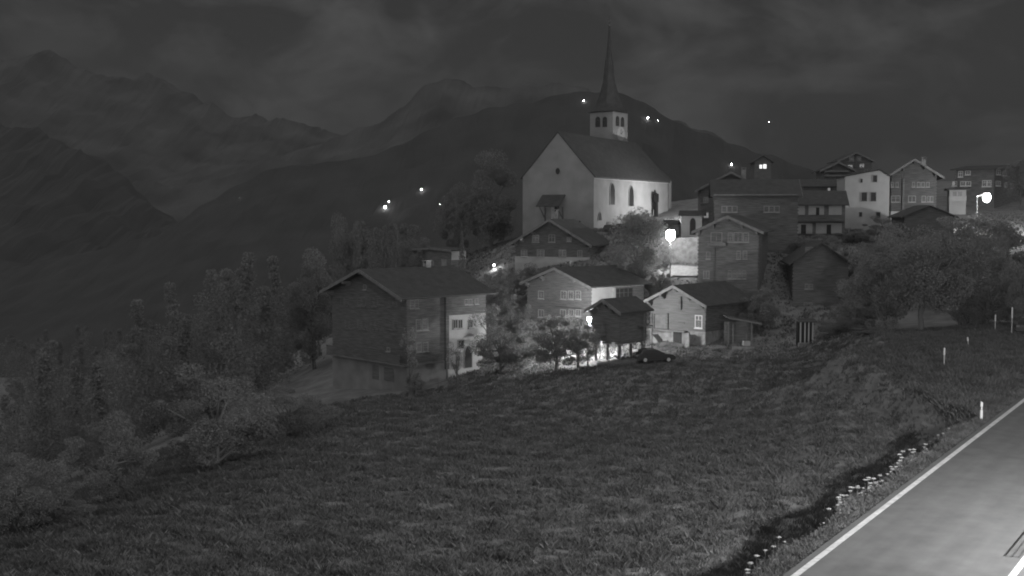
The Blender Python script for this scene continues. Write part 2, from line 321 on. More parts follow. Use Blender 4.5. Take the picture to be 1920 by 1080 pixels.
# ------------------------------------------------------------------ houses
class House:
    """Local frame: origin at the near corner, +X right along the front facade, +Y away along the side wall.
    The front facade spans X -W..0 at Y=0 ('g'), the right side wall spans Y 0..D at X=0 ('s')."""
    def __init__(s, name, label, cat, corner, phi, xl=None, xr=None, eave=None, apex=None, W=None, D=None, ridge='y',
                 ax=0.5, wall=None, roof=None, oh=0.5, ov=0.6, th=0.16, group=None, flare=0.0, lift=0.0, board=True, down=3.0):
        s.phi = R(phi); s.sd = np.array([math.sin(s.phi), math.cos(s.phi)]); s.gd = np.array([-math.cos(s.phi), math.sin(s.phi)])
        c = P(*corner); s.O = c
        s.root = empty(name, tuple(c), -s.phi); tag(s.root, label, cat, group)
        s.W = W or s.along(s.gd, xl); s.D = D or s.along(s.sd, xr)
        s.he = s.face('g', corner[0], eave)[1] if eave else 5
        print('HOUSE', name, corner[0], round(s.W, 1), round(s.D, 1), round(s.he, 1))
        s.ridge = ridge; s.ax = ax; s.oh = oh; s.ov = ov; s.lift = lift; s.th = th
        if ridge == 'y':
            k = s.W * ax; mid = c[:2] + s.gd * k
        else: mid = c[:2] + s.sd * s.D * 0.5 + s.gd * s.W * 0.5
        dpx = 960 + FPX * mid[0] / mid[1]
        s.ha = P(dpx, apex, mid[1])[2] - c[2]
        s.wallm = wall or M_wood; s.roofm = roof or M_roof; s.down = down
        s.body(); s.mkroof(board, flare)
    def along(s, d, px):
        r = ray(px, 540); k = r[0] / r[1]
        return (k * s.O[1] - s.O[0]) / (d[0] - k * d[1])
    def face(s, f, px, py, off=0.0):
        d = s.gd if f == 'g' else s.sd
        o = s.O[:2] + (-(s.sd) * off if f == 'g' else np.array([math.cos(s.phi), -math.sin(s.phi)]) * off)
        r = ray(px, py); A = np.array([[d[0], -r[0]], [d[1], -r[1]]]); sol = np.linalg.solve(A, -o)
        return sol[0], CAMZ + r[2] * sol[1] - s.O[2]
    def prof(s):                                # roofline of the gable as (distance from corner, height)
        if s.ridge == 'y': return [(0, s.he), (s.W * s.ax, s.ha), (s.W, s.he if s.ax == 0.5 else s.he)]
        return [(0, s.he), (s.D * 0.5, s.ha), (s.D, s.he)]
    def body(s):
        z0 = s.lift if s.lift else -s.down
        pr = s.prof()
        if s.ridge == 'y':
            poly = [(0, 0, z0)] + [(-d, 0, h) for d, h in pr] + [(-s.W, 0, z0)]
            MB().prism(poly, (0, s.D, 0)).build('wall', s.wallm, s.root)
        else:
            poly = [(0, 0, z0)] + [(0, d, h) for d, h in pr] + [(0, s.D, z0)]
            MB().prism(poly, (-s.W, 0, 0)).build('wall', s.wallm, s.root)
    def mkroof(s, board, flare):
        pr = s.prof(); oh, ov, th = s.oh, s.ov, s.th
        m = MB(); bb = []
        for a, b in ((pr[1], pr[0]), (pr[1], pr[2])):
            dx, dz = b[0] - a[0], b[1] - a[1]; l = math.hypot(dx, dz)
            e = (b[0] + dx / l * ov, b[1] + dz / l * ov); up = th / (abs(dx) / l)
            mid = (a[0] + dx * 0.7, a[1] + dz * 0.7 - flare)
            top = [a, mid, e] if flare else [a, e]
            lo = [(p, q + 0.03) for p, q in top]; hi = [(p, q + 0.03 + up) for p, q in top]
            poly2 = lo + hi[::-1]
            brd = [(p, q - 0.16) for p, q in top] + [(p, q + up + 0.05) for p, q in top][::-1]
            if s.ridge == 'y':
                m.prism([(-p, -oh, q) for p, q in poly2], (0, s.D + 2 * oh, 0))
                bb.append(MB().prism([(-p, -oh - 0.07, q) for p, q in brd], (0, 0.065, 0)))
            else:
                m.prism([(oh, p, q) for p, q in poly2], (-s.W - 2 * oh, 0, 0))
                bb.append(MB().prism([(oh + 0.005, p, q) for p, q in brd], (0.065, 0, 0)))
        m.build('roof', s.roofm, s.root)
        if board:
            for b in bb: b.build('bargeboard', M_board, s.root)
    # ---- details, all given in metres on a face: d = distance from the corner, z = height
    def pt(s, f, d, z, out=0.0):
        return (-d, -out, z) if f == 'g' else (out, d, z)
    def fbox(s, mb, f, d0, d1, z0, z1, o0, o1):
        a = s.pt(f, d0, z0, o0); b = s.pt(f, d1, z1, o1)
        return mb.box([min(p, q) for p, q in zip(a, b)], [max(p, q) for p, q in zip(a, b)])
    def logs(s, f='g', z0=0.0, z1=None, m=None, h=0.24, d0=None, d1=None):
        """courses of squared logs laid against the facade, clipped to the gable"""
        pr = s.prof(); gab = (f == 'g') == (s.ridge == 'y'); Lf = s.W if f == 'g' else s.D
        zt = z1 if z1 is not None else (s.ha - 0.3 if gab else s.he - 0.1)
        mb = MB(); z = z0; i = 0
        while z + h < zt:
            lo, hi = (d0 if d0 is not None else -0.12 * (i % 2)), (d1 if d1 is not None else Lf + 0.12 * (i % 2))
            if gab and z + h > s.he - 0.05:
                k = (z + h - s.he) / (s.ha - s.he); pk = pr[1][0]
                lo = max(lo, pk * k + 0.1); hi = min(hi, Lf - (Lf - pk) * k - 0.1)
            if hi - lo > 0.4:
                o = 0.07 + 0.03 * random.random()
                s.fbox(mb, f, lo, hi, z + 0.03, z + h, -0.05, o)
            z += h; i += 1
        o = mb.build('log_courses', m or s.wallm, s.root); o['kind'] = 'stuff'
    def window(s, f, px0, py0, px1, py1, kind='glass', bars=1, sill=True, shutter=None, arch=False, out=0.10, frame=None):
        d0, za = s.face(f, px0, py0); d1, zb = s.face(f, px1, py1)
        d0, d1 = min(d0, d1), max(d0, d1); z0, z1 = min(za, zb), max(za, zb)
        g = {'glass': M_glass, 'curtain': M_curt, 'lit': M_winglow, 'bright': M_litwin2, 'dark': M_dark}[kind]
        fm = frame or M_wframe
        mb = MB()
        if arch:
            n = 8; c = (d0 + d1) / 2; r = (d1 - d0) / 2; zz = z1 - r * 1.7
            poly = [(d0, z0), (d1, z0), (d1, zz)] + [(c + r * math.cos(math.pi * i / n), zz + 1.7 * r * math.sin(math.pi * i / n)) for i in range(1, n)] + [(d0, zz)]
            mb.prism([s.pt(f, d, z, 0.02) for d, z in poly], np.array(s.pt(f, 0, 0, 0.03)))
            w = mb.build('window', g, s.root)
            fr = MB()
            ring = [(c + (d - c) * 1.18, z0 + (z - z0) * 1.05 - 0.05) for d, z in poly]
            for i in range(len(poly)):
                j = (i + 1) % len(poly)
                fr.prism([s.pt(f, *poly[i], 0.0), s.pt(f, *poly[j], 0.0), s.pt(f, *ring[j], 0.0), s.pt(f, *ring[i], 0.0)], np.array(s.pt(f, 0, 0, 0.09)))
            fr.build('frame', frame or M_plaster, w)
            return w
        s.fbox(mb, f, d0, d1, z0, z1, 0.0, out - 0.05); w = mb.build('window', g, s.root)
        fr = MB(); b = min(0.09, (d1 - d0) * 0.14)
        for a in ((d0 - b, d0, z0 - b, z1 + b), (d1, d1 + b, z0 - b, z1 + b), (d0, d1, z1, z1 + b), (d0, d1, z0 - b, z0)):
            s.fbox(fr, f, *a, 0.0, out)
        for i in range(bars):
            c = d0 + (d1 - d0) * (i + 1) / (bars + 1); s.fbox(fr, f, c - b * 0.4, c + b * 0.4, z0, z1, 0.0, out - 0.01)
        if bars and z1 - z0 > 0.9: s.fbox(fr, f, d0, d1, z0 + (z1 - z0) * 0.62, z0 + (z1 - z0) * 0.62 + 0.05, 0.0, out - 0.02)
        fr.build('frame', fm, w)
        if sill:
            sl = MB(); s.fbox(sl, f, d0 - 0.15, d1 + 0.15, z0 - b - 0.10, z0 - b - 0.003, 0.0, out + 0.12); sl.build('sill', fm if kind != 'dark' else s.wallm, w)
        if shutter:
            for e0, e1 in ((d0 - b - 0.42, d0 - b - 0.01), (d1 + b + 0.01, d1 + b + 0.42)):
                sh = MB(); s.fbox(sh, f, e0, e1, z0 - b, z1 + b, out - 0.05, out + 0.01)
                for k in range(6):
                    zz = z0 + (z1 - z0) * (k + 0.3) / 6; s.fbox(sh, f, e0 + 0.06, e1 - 0.06, zz, zz + (z1 - z0) * 0.09, out + 0.01, out + 0.03)
                sh.build('shutter', shutter, w)
        return w
    def panel(s, name, f, px0, py0, px1, py1, m, o0, o1, extra=0):
        d0, za = s.face(f, px0, py0); d1, zb = s.face(f, px1, py1)
        mb = MB(); s.fbox(mb, f, min(d0, d1), max(d0, d1), min(za, zb) - extra, max(za, zb), o0, o1)
        return mb.build(name, m, s.root)
    def chimney(s, d, y, h=1.3, w=0.7, m=None):
        zt = s.ha + h
        c = MB().box((-d - w / 2, y - w / 2, s.he), (-d + w / 2, y + w / 2, zt)).build('chimney', m or M_stone, s.root)
        MB().box((-d - w / 2 - 0.1, y - w / 2 - 0.1, zt + 0.25), (-d + w / 2 + 0.1, y + w / 2 + 0.1, zt + 0.33)).box((-d - w / 2, y - w / 2, zt), (-d - w / 2 + 0.12, y + w / 2, zt + 0.25)).box((-d + w / 2 - 0.12, y - w / 2, zt), (-d + w / 2, y + w / 2, zt + 0.25)).build('chimney_cap', M_stone, c)
    def purlins(s, m=None):
        pr = s.prof()
        for k in (0.0, 0.5, 1.0):
            for sgn in ((1,) if k == 0 else (0, 1)):
                a = pr[1]; b = pr[2] if sgn else pr[0]
                d, z = a[0] + (b[0] - a[0]) * k * 0.96, a[1] + (b[1] - a[1]) * k * 0.96
                mb = MB(); f = 'g' if s.ridge == 'y' else 's'
                s.fbox(mb, f, d - 0.13, d + 0.13, z - 0.42, z - 0.10, 0.0, s.oh - 0.05)
                s.fbox(mb, f, d - 0.12, d + 0.12, z - 0.66, z - 0.423, 0.0, s.oh * 0.55)
                mb.build('purlin_end', m or s.wallm, s.root)

# ---- church
ch = House('church', 'large white church with steep dark roof, lit side wall and pointed windows', 'church', (1113, 432, 195), 27,
           xl=980, xr=1252, eave=330, apex=249, wall=M_plaster, roof=M_roof, oh=0.12, ov=0.5, flare=0.10, board=False, down=5)
for b in ((1143.3, 343.6, 1152, 384), (1179, 348, 1187.4, 386.7), (1223, 355, 1231, 392)):
    ch.window('s', *b, kind='glass', arch=True)
ch.window('s', 1121, 398, 1127.5, 413, kind='dark', arch=True)
dd = ch.panel('door', 's', 1137, 416, 1144, 433, M_wood2, 0, 0.06)
d0, z0 = ch.face('g', 1046, 321)
oc = MB().prism([(-d0 + 0.42 * math.cos(a), -0.05, z0 + 0.55 * math.sin(a)) for a in np.linspace(0, 2 * math.pi, 14, endpoint=False)], (0, 0.06, 0)).build('round_window', M_dark, ch.root)
fr = MB()
for i in range(14):
    a, b = 2 * math.pi * i / 14, 2 * math.pi * (i + 1) / 14
    fr.prism([(-d0 + r_ * 0.42 * math.cos(t), -0.10, z0 + r_ * 0.55 * math.sin(t)) for r_, t in ((1, a), (1, b), (1.25, b), (1.25, a))], (0, 0.10, 0))
fr.build('frame', M_plaster, oc)
ch.window('g', 1085, 414, 1089, 424, kind='dark', bars=0, sill=False, frame=M_plaster)
# porch canopy over the gable door
da, za = ch.face('g', 1057, 370); db, zb = ch.face('g', 1020, 388)
MB().prism([(-db - 0.3, -2.6, zb), (-da + 0.3, -2.6, zb), (-da + 0.3, 0.0, za + 0.3), (-db - 0.3, 0.0, za + 0.3)], (0, 0, 0.16)).build('porch_roof', M_roof, ch.root)
for d in (da + 0.15, db - 0.25):
    MB().tube([(-d, -0.1, zb - 2.0), (-d, -2.3, zb - 0.05)], 0.09, 5).build('brace', M_wood2, ch.root)
    MB().box((-d - 0.09, -0.2, zb - 3.6), (-d + 0.09, -0.02, zb)).build('post', M_wood2, ch.root)
ch.panel('door', 'g', 1040, 382, 1048, 413, M_dark, 0, 0.05)
ch.panel('door_surround', 'g', 1034, 386, 1039, 413, M_white, 0, 0.07)
# eave cornice and downpipe
MB().box((0.0, 0.1, ch.he - 0.42), (0.16, ch.D - 0.1, ch.he - 0.16)).build('cornice', M_white, ch.root)
MB().tube([(0.15, ch.D - 0.5, ch.he - 0.3), (0.15, ch.D - 0.5, -1)], 0.07, 6).build('downpipe', M_metal, ch.root)
# polygonal choir behind the nave
w0, w1, dp = -0.9, -ch.W + 0.9, ch.D
cz = ch.he + 0.25
pl = [(w0, dp - 0.3), (w0, dp + 4.2), (w0 - 3.2, dp + 7.4), (w1 + 3.2, dp + 7.4), (w1, dp + 4.2), (w1, dp - 0.3)]
MB().prism([(x, y, -4) for x, y in pl], (0, 0, cz + 4)).build('choir_wall', M_plaster, ch.root)
m = MB(); cx = (w0 + w1) / 2
rim = [(cx + (x - cx) * 1.07, y + (0.4 if y > dp + 1 else 0), cz - 0.1) for x, y in pl]
m.add(rim + [(cx, dp - 0.3, cz + 5.2), (cx, dp + 3.4, cz + 5.2)], [(0, 1, 7, 6), (1, 2, 7), (2, 3, 7), (3, 4, 7), (4, 5, 6, 7), (5, 0, 6), (5, 4, 3, 2, 1, 0)])
m.build('choir_roof', M_roof, ch.root)
MB().tube([(w0 + 0.1, dp + 1.9, cz - 0.2), (w0 + 0.1, dp + 1.9, -1)], 0.06, 6).build('downpipe', M_metal, ch.root)
# tower
TY = 225.0
tp = P(1148, 410, TY); TR = Matrix.Rotation(-R(38), 4, 'Z')
tw = empty('tower', (0, 0, 0)); tw.parent = ch.root
tw.matrix_parent_inverse = ch.root.matrix_world.inverted()
bpy.context.view_layer.update()
tw.matrix_parent_inverse = (Matrix.Translation(Vector(ch.root.location)) @ Matrix.Rotation(-ch.phi, 4, 'Z')).inverted()
tw.location = tuple(tp); tw.rotation_euler = (0, 0, -R(38))
phit = R(38); sdt = np.array([math.sin(phit), math.cos(phit)]); gdt = np.array([-math.cos(phit), math.sin(phit)])
def tface(d, px, py):
    r = ray(px, py); A = np.array([[d[0], -r[0]], [d[1], -r[1]]]); sol = np.linalg.solve(A, -tp[:2]); return sol[0], CAMZ + r[2] * sol[1] - tp[2]
TW_, th_ = tface(gdt, 1109, 211)[0], tface(gdt, 1148, 209.5)[1]
TD_ = tface(sdt, 1178.5, 211)[0]; TW_ = TD_ = (TW_ + TD_) / 2
MB().box((-TW_, 0, -6), (0, TD_, th_)).build('tower_wall', M_plaster, tw)
MB().box((-TW_ - 0.12, -0.12, th_ - 5.6), (0.12, TD_ + 0.12, th_ - 5.35)).build('string_course', M_white, tw)
pxm = (TY + 3) / FPX
base_z = th_
prof = []
for py, wpx in ((210, 73), (203, 58), (195, 48), (180, 37), (165, 29), (151, 22), (130, 18), (115, 15), (100, 10), (85, 7), (65, 4.6), (48, 2.4)):
    prof.append((wpx / 2 * pxm * 1.02, CAMZ + (ray(1141, py)[2] / ray(1141, py)[1]) * (TY + 3) - tp[2]))
MB().lathe(prof, 8, (-TW_ / 2, TD_ / 2, 0), math.pi / 8).build('spire', M_roof, tw)
MB().box((-TW_ - 0.3, -0.3, th_), (0.3, TD_ + 0.3, th_ + 0.14)).build('spire_eave', M_roof, tw)
zt = prof[-1][1]
MB().ball((-TW_ / 2, TD_ / 2, zt + 0.15), 0.28, 0.28, 0.28, 8, 6).build('finial_ball', M_metal, tw)
MB().box((-TW_ / 2 - 0.06, TD_ / 2 - 0.06, zt + 0.3), (-TW_ / 2 + 0.06, TD_ / 2 + 0.06, zt + 1.9)).box((-TW_ / 2 - 0.5, TD_ / 2 - 0.05, zt + 1.2), (-TW_ / 2 + 0.5, TD_ / 2 + 0.05, zt + 1.33)).build('cross', M_metal, tw)
def belfry(f, px0, py0, px1, py1):
    d = gdt if f == 'g' else sdt
    a0, z1 = tface(d, px0, py0); a1, z0 = tface(d, px1, py1); a0, a1 = min(a0, a1), max(a0, a1)
    c = (a0 + a1) / 2; r = (a1 - a0) / 2; zz = z1 - r
    poly = [(a0, z0), (a1, z0), (a1, zz)] + [(c + r * math.cos(math.pi * i / 8), zz + r * math.sin(math.pi * i / 8)) for i in range(1, 8)] + [(a0, zz)]
    p3 = [(-q, -0.03, z) if f == 'g' else (0.03, q, z) for q, z in poly]
    w = MB().prism(p3, (0, 0.02, 0) if f == 'g' else (-0.02, 0, 0)).build('belfry_opening', M_dark, tw)
    fr = MB()
    for i in range(4):
        z = z0 + (zz - z0) * (i + 0.5) / 4
        if f == 'g': fr.box((-a1, -0.12, z), (-a0, -0.03, z + 0.05))
        else: fr.box((0.03, a0, z), (0.12, a1, z + 0.05))
    fr.build('louvre', M_wood2, w)
for b in (('g', 1116.5, 219, 1125.5, 238), ('g', 1130, 219, 1138.5, 238), ('s', 1154.5, 217, 1161, 237), ('s', 1164, 219, 1170, 238)): belfry(*b)
c0, cz0 = tface(sdt, 1164, 251)
clk = MB().prism([(0.05, c0 + 1.35 * math.cos(a), cz0 + 1.35 * math.sin(a)) for a in np.linspace(0, 2 * math.pi, 24, endpoint=False)], (-0.05, 0, 0)).build('clock_face', mat('clock_plaster', 0.36, var=0.1), tw)
MB().box((0.055, c0 - 0.05, cz0 - 0.1), (0.08, c0 + 0.05, cz0 + 0.95)).build('hand', M_metal, clk)
MB().prism([(0.055, c0 - 0.05, cz0 - 0.1), (0.055, c0 + 0.03, cz0 - 0.15), (0.055, c0 + 0.75, cz0 + 0.5), (0.055, c0 + 0.68, cz0 + 0.58)], (0.03, 0, 0)).build('hand', M_metal, clk)

# ---- A: chalet right below the church
A = House('timber_chalet', 'wide timber chalet with pale window panes right below the church gable', 'house', (1103, 498, 172), 24, xl=967, xr=1138, eave=456, apex=413, wall=M_wood2, oh=1.0, ov=1.0)
A.logs('g', 1.2)
MB().box((-A.W - 0.1, -0.12, -3), (0.12, A.D + 0.05, 1.2)).build('plinth', M_white, A.root)
for b, k in (((999, 441, 1010, 453), 'lit'), ((976, 447, 981, 452), 'lit'), ((1064, 446, 1071, 452), 'lit'), ((1030, 441, 1040, 453), 'glass'), ((978, 469, 988, 481), 'lit'), ((1008, 469, 1020, 481), 'lit'), ((1049, 469, 1061, 481), 'lit'), ((1084, 470, 1091, 481), 'curtain')):
    A.window('g', *b, kind=k)
A.purlins(); A.chimney(A.W * 0.62, A.D * 0.6)

# ---- B: big chalet at the left with whitewashed annexe
B = House('timber_chalet', 'tall dark chalet with overhanging roof and balcony, leftmost in the village', 'house', (763, 733, 129), 48, xl=624, xr=909, eave=556, apex=507, wall=M_wood2, oh=1.3, ov=0.9)
hs = B.face('s', 763, 683)[1]; dsp = B.face('s', 835, 600)[0]; zwh = B.face('s', 836, 592)[1]
B.logs('g', hs + 0.2, m=M_wood2); B.logs('s', hs + 0.2, m=M_wood, d1=dsp - 0.1)
B.logs('s', zwh + 0.05, m=M_wood2, d0=dsp + 0.1)
MB().box((-B.W - 0.08, -0.10, -3), (0.10, dsp, hs)).build('plinth', mat('grey_plinth', 0.19, var=0.25, scale=0.5, detail=7), B.root)
MB().box((-0.3, dsp + 0.25, -3), (0.18, B.D + 0.06, zwh)).build('annexe_wall', M_white, B.root)
MB().box((-0.2, dsp - 0.22, hs - 1.0), (0.42, dsp + 0.22, B.he - 0.1)).build('corner_post', M_wood2, B.root)
MB().box((-B.W * 1.0, -1.0, hs - 0.15), (-0.0, -0.09, hs + 0.05)).build('balcony_floor', M_wood2, B.root)
bal = MB().box((-B.W * 1.0, -1.02, hs + 0.95), (0.0, -0.95, hs + 1.05)).build('balcony_rail', M_wood2, B.root)
mb = MB()
for i in range(int(B.W / 0.16)): mb.box((-B.W + i * 0.16 + 0.02, -1.0, hs + 0.05), (-B.W + i * 0.16 + 0.12, -0.97, hs + 0.95))
o = mb.build('balusters', M_wood2, bal); o['kind'] = 'stuff'
MB().box((0.1, -1.0, hs - 0.15), (0.9, dsp * 0.82, hs + 0.05)).build('balcony_floor', M_wood2, B.root)
bal = MB().box((0.86, -1.0, hs + 0.85), (0.92, dsp * 0.82, hs + 0.95)).build('balcony_rail', M_wood2, B.root)
mb = MB()
for i in range(int(dsp * 0.82 / 0.22)): mb.box((0.87, i * 0.22, hs + 0.05), (0.90, i * 0.22 + 0.12, hs + 0.85))
o = mb.build('balusters', M_wood2, bal); o['kind'] = 'stuff'
for b, k in (((768.5, 564, 775, 577), 'curtain'), ((777.5, 563, 783.5, 577), 'curtain'), ((780, 600, 788, 618), 'curtain'), ((792, 599, 801, 617), 'lit'), ((770, 646, 777, 659), 'curtain'), ((781, 644, 788.5, 658), 'curtain'), ((793, 643, 801, 657), 'curtain')):
    B.window('s', *b, kind=k, shutter=None, bars=0)
for b in ((871, 562, 876, 570), (879, 562, 884, 570), (890, 561, 895, 569)): B.window('s', *b, kind='curtain', bars=0)
for b in ((848, 600, 855, 614), (857, 600, 864, 614), (877, 600, 883, 613)):
    B.window('s', *b, kind='glass', out=0.28, bars=1)
B.window('s', 857, 639, 867, 652, kind='dark', out=0.26, bars=0, sill=False, frame=M_plaster)
B.window('s', 868.5, 649, 882, 688, kind='dark', arch=True)
for o_ in B.root.children:
    if o_.name.startswith('window') and o_.children and o_.children[0].name.startswith('frame') and len(o_.data.vertices) > 8: o_.location = (0.2, 0, 0)
for row, ys0, ys1, ks in ((0, 558, 573, (640, 652, 672, 681, 695, 712, 731, 744)), (1, 600, 615, (649, 655, 672, 678, 697, 712, 732, 745))):
    for i in range(0, 8, 2):
        sl = 0.03 + row * 0.03
        for xa in (ks[i], ks[i] + 8):
            B.window('g', xa, ys0 + (xa - 640) * sl * 0.3, xa + 5.5, ys1 + (xa - 640) * sl * 0.3, kind='glass', bars=0, frame=M_wood)
B.window('g', 683, 534, 687.5, 542, kind='curtain', bars=0)
for b in ((700, 684, 712, 712), (722, 688, 740, 716)): B.panel('cellar_door', 'g', *b, M_wood2, 0.10, 0.16)
B.window('g', 727, 652, 732, 658, kind='curtain', bars=0)
B.purlins(); B.chimney(B.W * 0.5, B.D * 0.75, 0.6)

# ---- C: house in the middle
Cc = House('timber_house', 'pale timber house with lit side wall, above the round trees in the middle', 'house', (1108, 636, 147), 47, xl=990, xr=1207, eave=536, apex=504, wall=M_pale, oh=0.8, ov=0.8)
Cc.logs('g', 2.0)
for b in ((1011, 546, 1020, 559), (1053, 546, 1062, 560), (1067, 546, 1075, 560), (1081, 546, 1089, 560), (1011, 581, 1020, 594), (1052, 581, 1061, 594), (1068, 581, 1076, 592), (1081, 581, 1089, 592)):
    Cc.window('g', *b, kind='glass', frame=mat('light_window_frame', 0.36, var=0.12), shutter=M_pale if b[0] < 1030 else None)
Cc.panel('belt_ledge', 'g', 1046, 575, 1093, 578, M_wood2, 0.0, 0.4)
Cc.panel('side_plaster', 's', 1109, 538, 1147, 640, M_white, 0.0, 0.08, 2)
Cc.panel('post', 's', 1147.5, 540, 1151, 640, M_white, 0.0, 0.3, 2)
w = Cc.window('s', 1153, 542, 1185, 561, kind='dark', bars=3, frame=M_wood2)
Cc.purlins(M_wood2); Cc.chimney(Cc.W * 0.55, Cc.D * 0.25, 0.6, 0.6, M_wood2)
for i in range(14):
    MB().box((0.1, 0.4 + i * (Cc.D - 0.8) / 14, Cc.he - 0.3), (0.75, 0.4 + i * (Cc.D - 0.8) / 14 + 0.14, Cc.he - 0.12)).build('rafter_tail', M_white, Cc.root)

# ---- D: raised storehouse on stone-capped stilts
Ds = House('raised_storehouse', 'black timber storehouse raised on stilts in front of the lit yard', 'barn', (1163, 664, 130), 44, xl=1111, xr=1212, eave=583, apex=563, wall=M_wood2, oh=0.7, ov=0.7, lift=0.01)
for o_ in list(Ds.root.children):
    if o_.name.startswith('wall'): bpy.data.objects.remove(o_)
Ds.lift = 1.25; Ds.body()
Ds.logs('g', 1.3, m=M_wood2); Ds.logs('s', 1.3, m=M_wood2)
for i in range(3):
    for j in range(3):
        x, y = -0.3 - i * (Ds.W - 0.6) / 2, 0.3 + j * (Ds.D - 0.6) / 2
        st = MB().lathe([(0.16, -1.2), (0.13, 0.95)], 7, (x, y, 0)).build('stilt', M_wood2, Ds.root)
        MB().lathe([(0.42, 0.95), (0.45, 1.0), (0.42, 1.1)], 9, (x, y, 0)).build('stone_disc', M_stone, st)
    MB().box((-0.45 - i * (Ds.W - 0.6) / 2, -0.5, 1.1), (-0.15 - i * (Ds.W - 0.6) / 2, Ds.D + 0.5, 1.247)).build('floor_beam', M_wood2, Ds.root)
MB().box((-Ds.W * 0.8, -0.7, 1.9), (-Ds.W * 0.5, -0.1, 3.4)).build('door', M_wood2, Ds.root)
# gallery at the right end
MB().box((0.1, Ds.D - 1.6, 2.9), (1.0, Ds.D, 3.0)).build('gallery_floor', M_wood2, Ds.root)
for y in (Ds.D - 1.55, Ds.D - 0.1):
    MB().tube([(0.95, y, 0.0), (0.95, y, 4.4)], 0.06, 5).build('gallery_post', M_wood2, Ds.root)
Ds.purlins()

# ---- E: log barn with double stair
E = House('log_barn', 'lit log barn with two stone stairs and carved gable beside the storehouse', 'barn', (1322, 652, 140), 40, xl=1221, xr=1402, eave=569, apex=537, wall=M_pale, oh=1.1, ov=0.9)
hp = E.face('g', 1270, 619)[1]
E.logs('g', hp, h=0.28, m=mat('sunbleached_logs', 0.14, var=0.3, scale=1.0, stretch=(0.5, 0.5, 6), detail=6)); E.logs('s', hp, m=M_wood2)
MB().box((-E.W - 0.06, -0.08, -3), (0.06, E.D, hp)).build('plinth', M_stone, E.root)
E.panel('belt_beam', 'g', 1218, 577, 1322, 580, M_wood, 0.0, 0.16)
w = E.window('g', 1305, 592, 1316, 614, kind='glass', bars=1, frame=M_frame)
E.panel('loft_door', 'g', 1229, 590, 1251, 616, M_board, 0.0, 0.14)
for b in ((1226, 588, 1229, 618), (1250.5, 587, 1254, 618)): E.panel('door_post', 'g', *b, M_wood2, 0.0, 0.3)
E.panel('cellar_door', 'g', 1263, 622, 1279, 652, M_dark, 0.08, 0.1)
E.panel('gallery_floor', 'g', 1222, 617.5, 1290, 620, M_pale, 0.0, 0.9)
E.panel('carved_post', 'g', 1275, 556, 1279, 581, M_wood2, 0.0, 0.35)
E.panel('carved_bracket', 'g', 1273, 604, 1285, 606, M_wood2, 0.0, 0.25)
E.purlins(M_wood2)
def stair(px_top, py_top, px_bot, py_bot, n=9):
    a, za = E.face('g', px_top, py_top); b, zb = E.face('g', px_bot, py_bot)
    st = MB().prism([(-a, -1.45, za), (-b, -1.45, zb), (-b, -1.45, zb - 0.6), (-a, -1.45, zb - 0.6)], (0, 0.2, 0)).build('stair_wall', M_stone, E.root)
    for i in range(n):
        k0, k1 = i / n, (i + 1) / n
        x0, x1 = -a + (a - b) * k0, -a + (a - b) * k1; z = za + (zb - za) * k1
        MB().box((min(x0, x1), -1.25, z - 0.5), (max(x0, x1), -0.1, z)).build('step', M_stone, st)
stair(1232, 622, 1262, 660); stair(1304, 622, 1290, 660)

# ---- F: tall timber house
Fh = House('timber_house', 'tall narrow timber house with pale gable trim and rows of windows', 'house', (1420, 542, 154), 18, xl=1309, xr=1438, eave=432, apex=407, wall=M_wood, oh=1.0, ov=0.9)
Fh.logs('g', 0.8); Fh.purlins()
for b, k in (((1334, 437, 1353, 453), 'glass'), ((1366, 437, 1373, 453), 'curtain'), ((1377, 437, 1391, 453), 'glass'), ((1395, 437, 1403, 453), 'curtain'), ((1382, 471, 1388, 485), 'curtain'), ((1394, 471, 1400, 485), 'curtain'), ((1325, 473, 1331, 485), 'curtain'),
             ((1366, 508, 1371, 522), 'glass'), ((1375, 508, 1380, 522), 'glass'), ((1384, 508, 1389, 522), 'glass'), ((1393, 508, 1398, 522), 'glass'), ((1320, 509, 1329, 521), 'curtain')):
    Fh.window('g', *b, kind=k)
Fh.panel('window_ledge', 'g', 1363, 489.5, 1403, 491.5, M_board, 0.0, 0.3)
Fh.panel('downpipe', 'g', 1338.5, 466, 1340.5, 540, M_wood2, 0.1, 0.22)
Fh.panel('balcony', 'g', 1328, 455, 1362, 461, M_board, 0.0, 0.7)

# ---- G: long dark house
G = House('long_timber_house', 'long black timber house with two triple windows behind the tall narrow house', 'house', (1494, 500, 170), 8, xl=1338, eave=366, apex=339, D=10, ridge='x', wall=M_wood2, oh=0.6, ov=0.7)
G.logs('g', 1.0, m=M_wood2)
for xa in (1354, 1364, 1374, 1433, 1443, 1453): G.window('g', xa, 387, xa + 7.5, 397, kind='curtain', bars=0)
G.panel('gutter', 'g', 1338, 364.5, 1494, 366.5, M_board, 0.7, 0.85)
# ---- H: small house with balcony
H = House('plastered_house', 'low plastered house with dark balcony band left of the white house', 'house', (1584, 438, 180), 10, xl=1486, eave=383, apex=360, D=9, ridge='x', wall=M_wood, oh=0.5, ov=0.6)
for b in ((1486, 385, 1509, 403), (1516, 385, 1545, 403), (1554, 385, 1578, 403), (1486, 419, 1523, 438), (1530, 418, 1578, 438)): H.panel('plaster_panel', 'g', *b, M_white, 0.0, 0.1)
H.panel('balcony', 'g', 1486, 405, 1582, 415, M_wood2, 0.0, 1.0)
for b in ((1530, 389, 1536, 403), (1502, 421, 1511, 438), (1550, 421, 1558, 438)): H.panel('door', 'g', *b, M_dark, 0.1, 0.12)
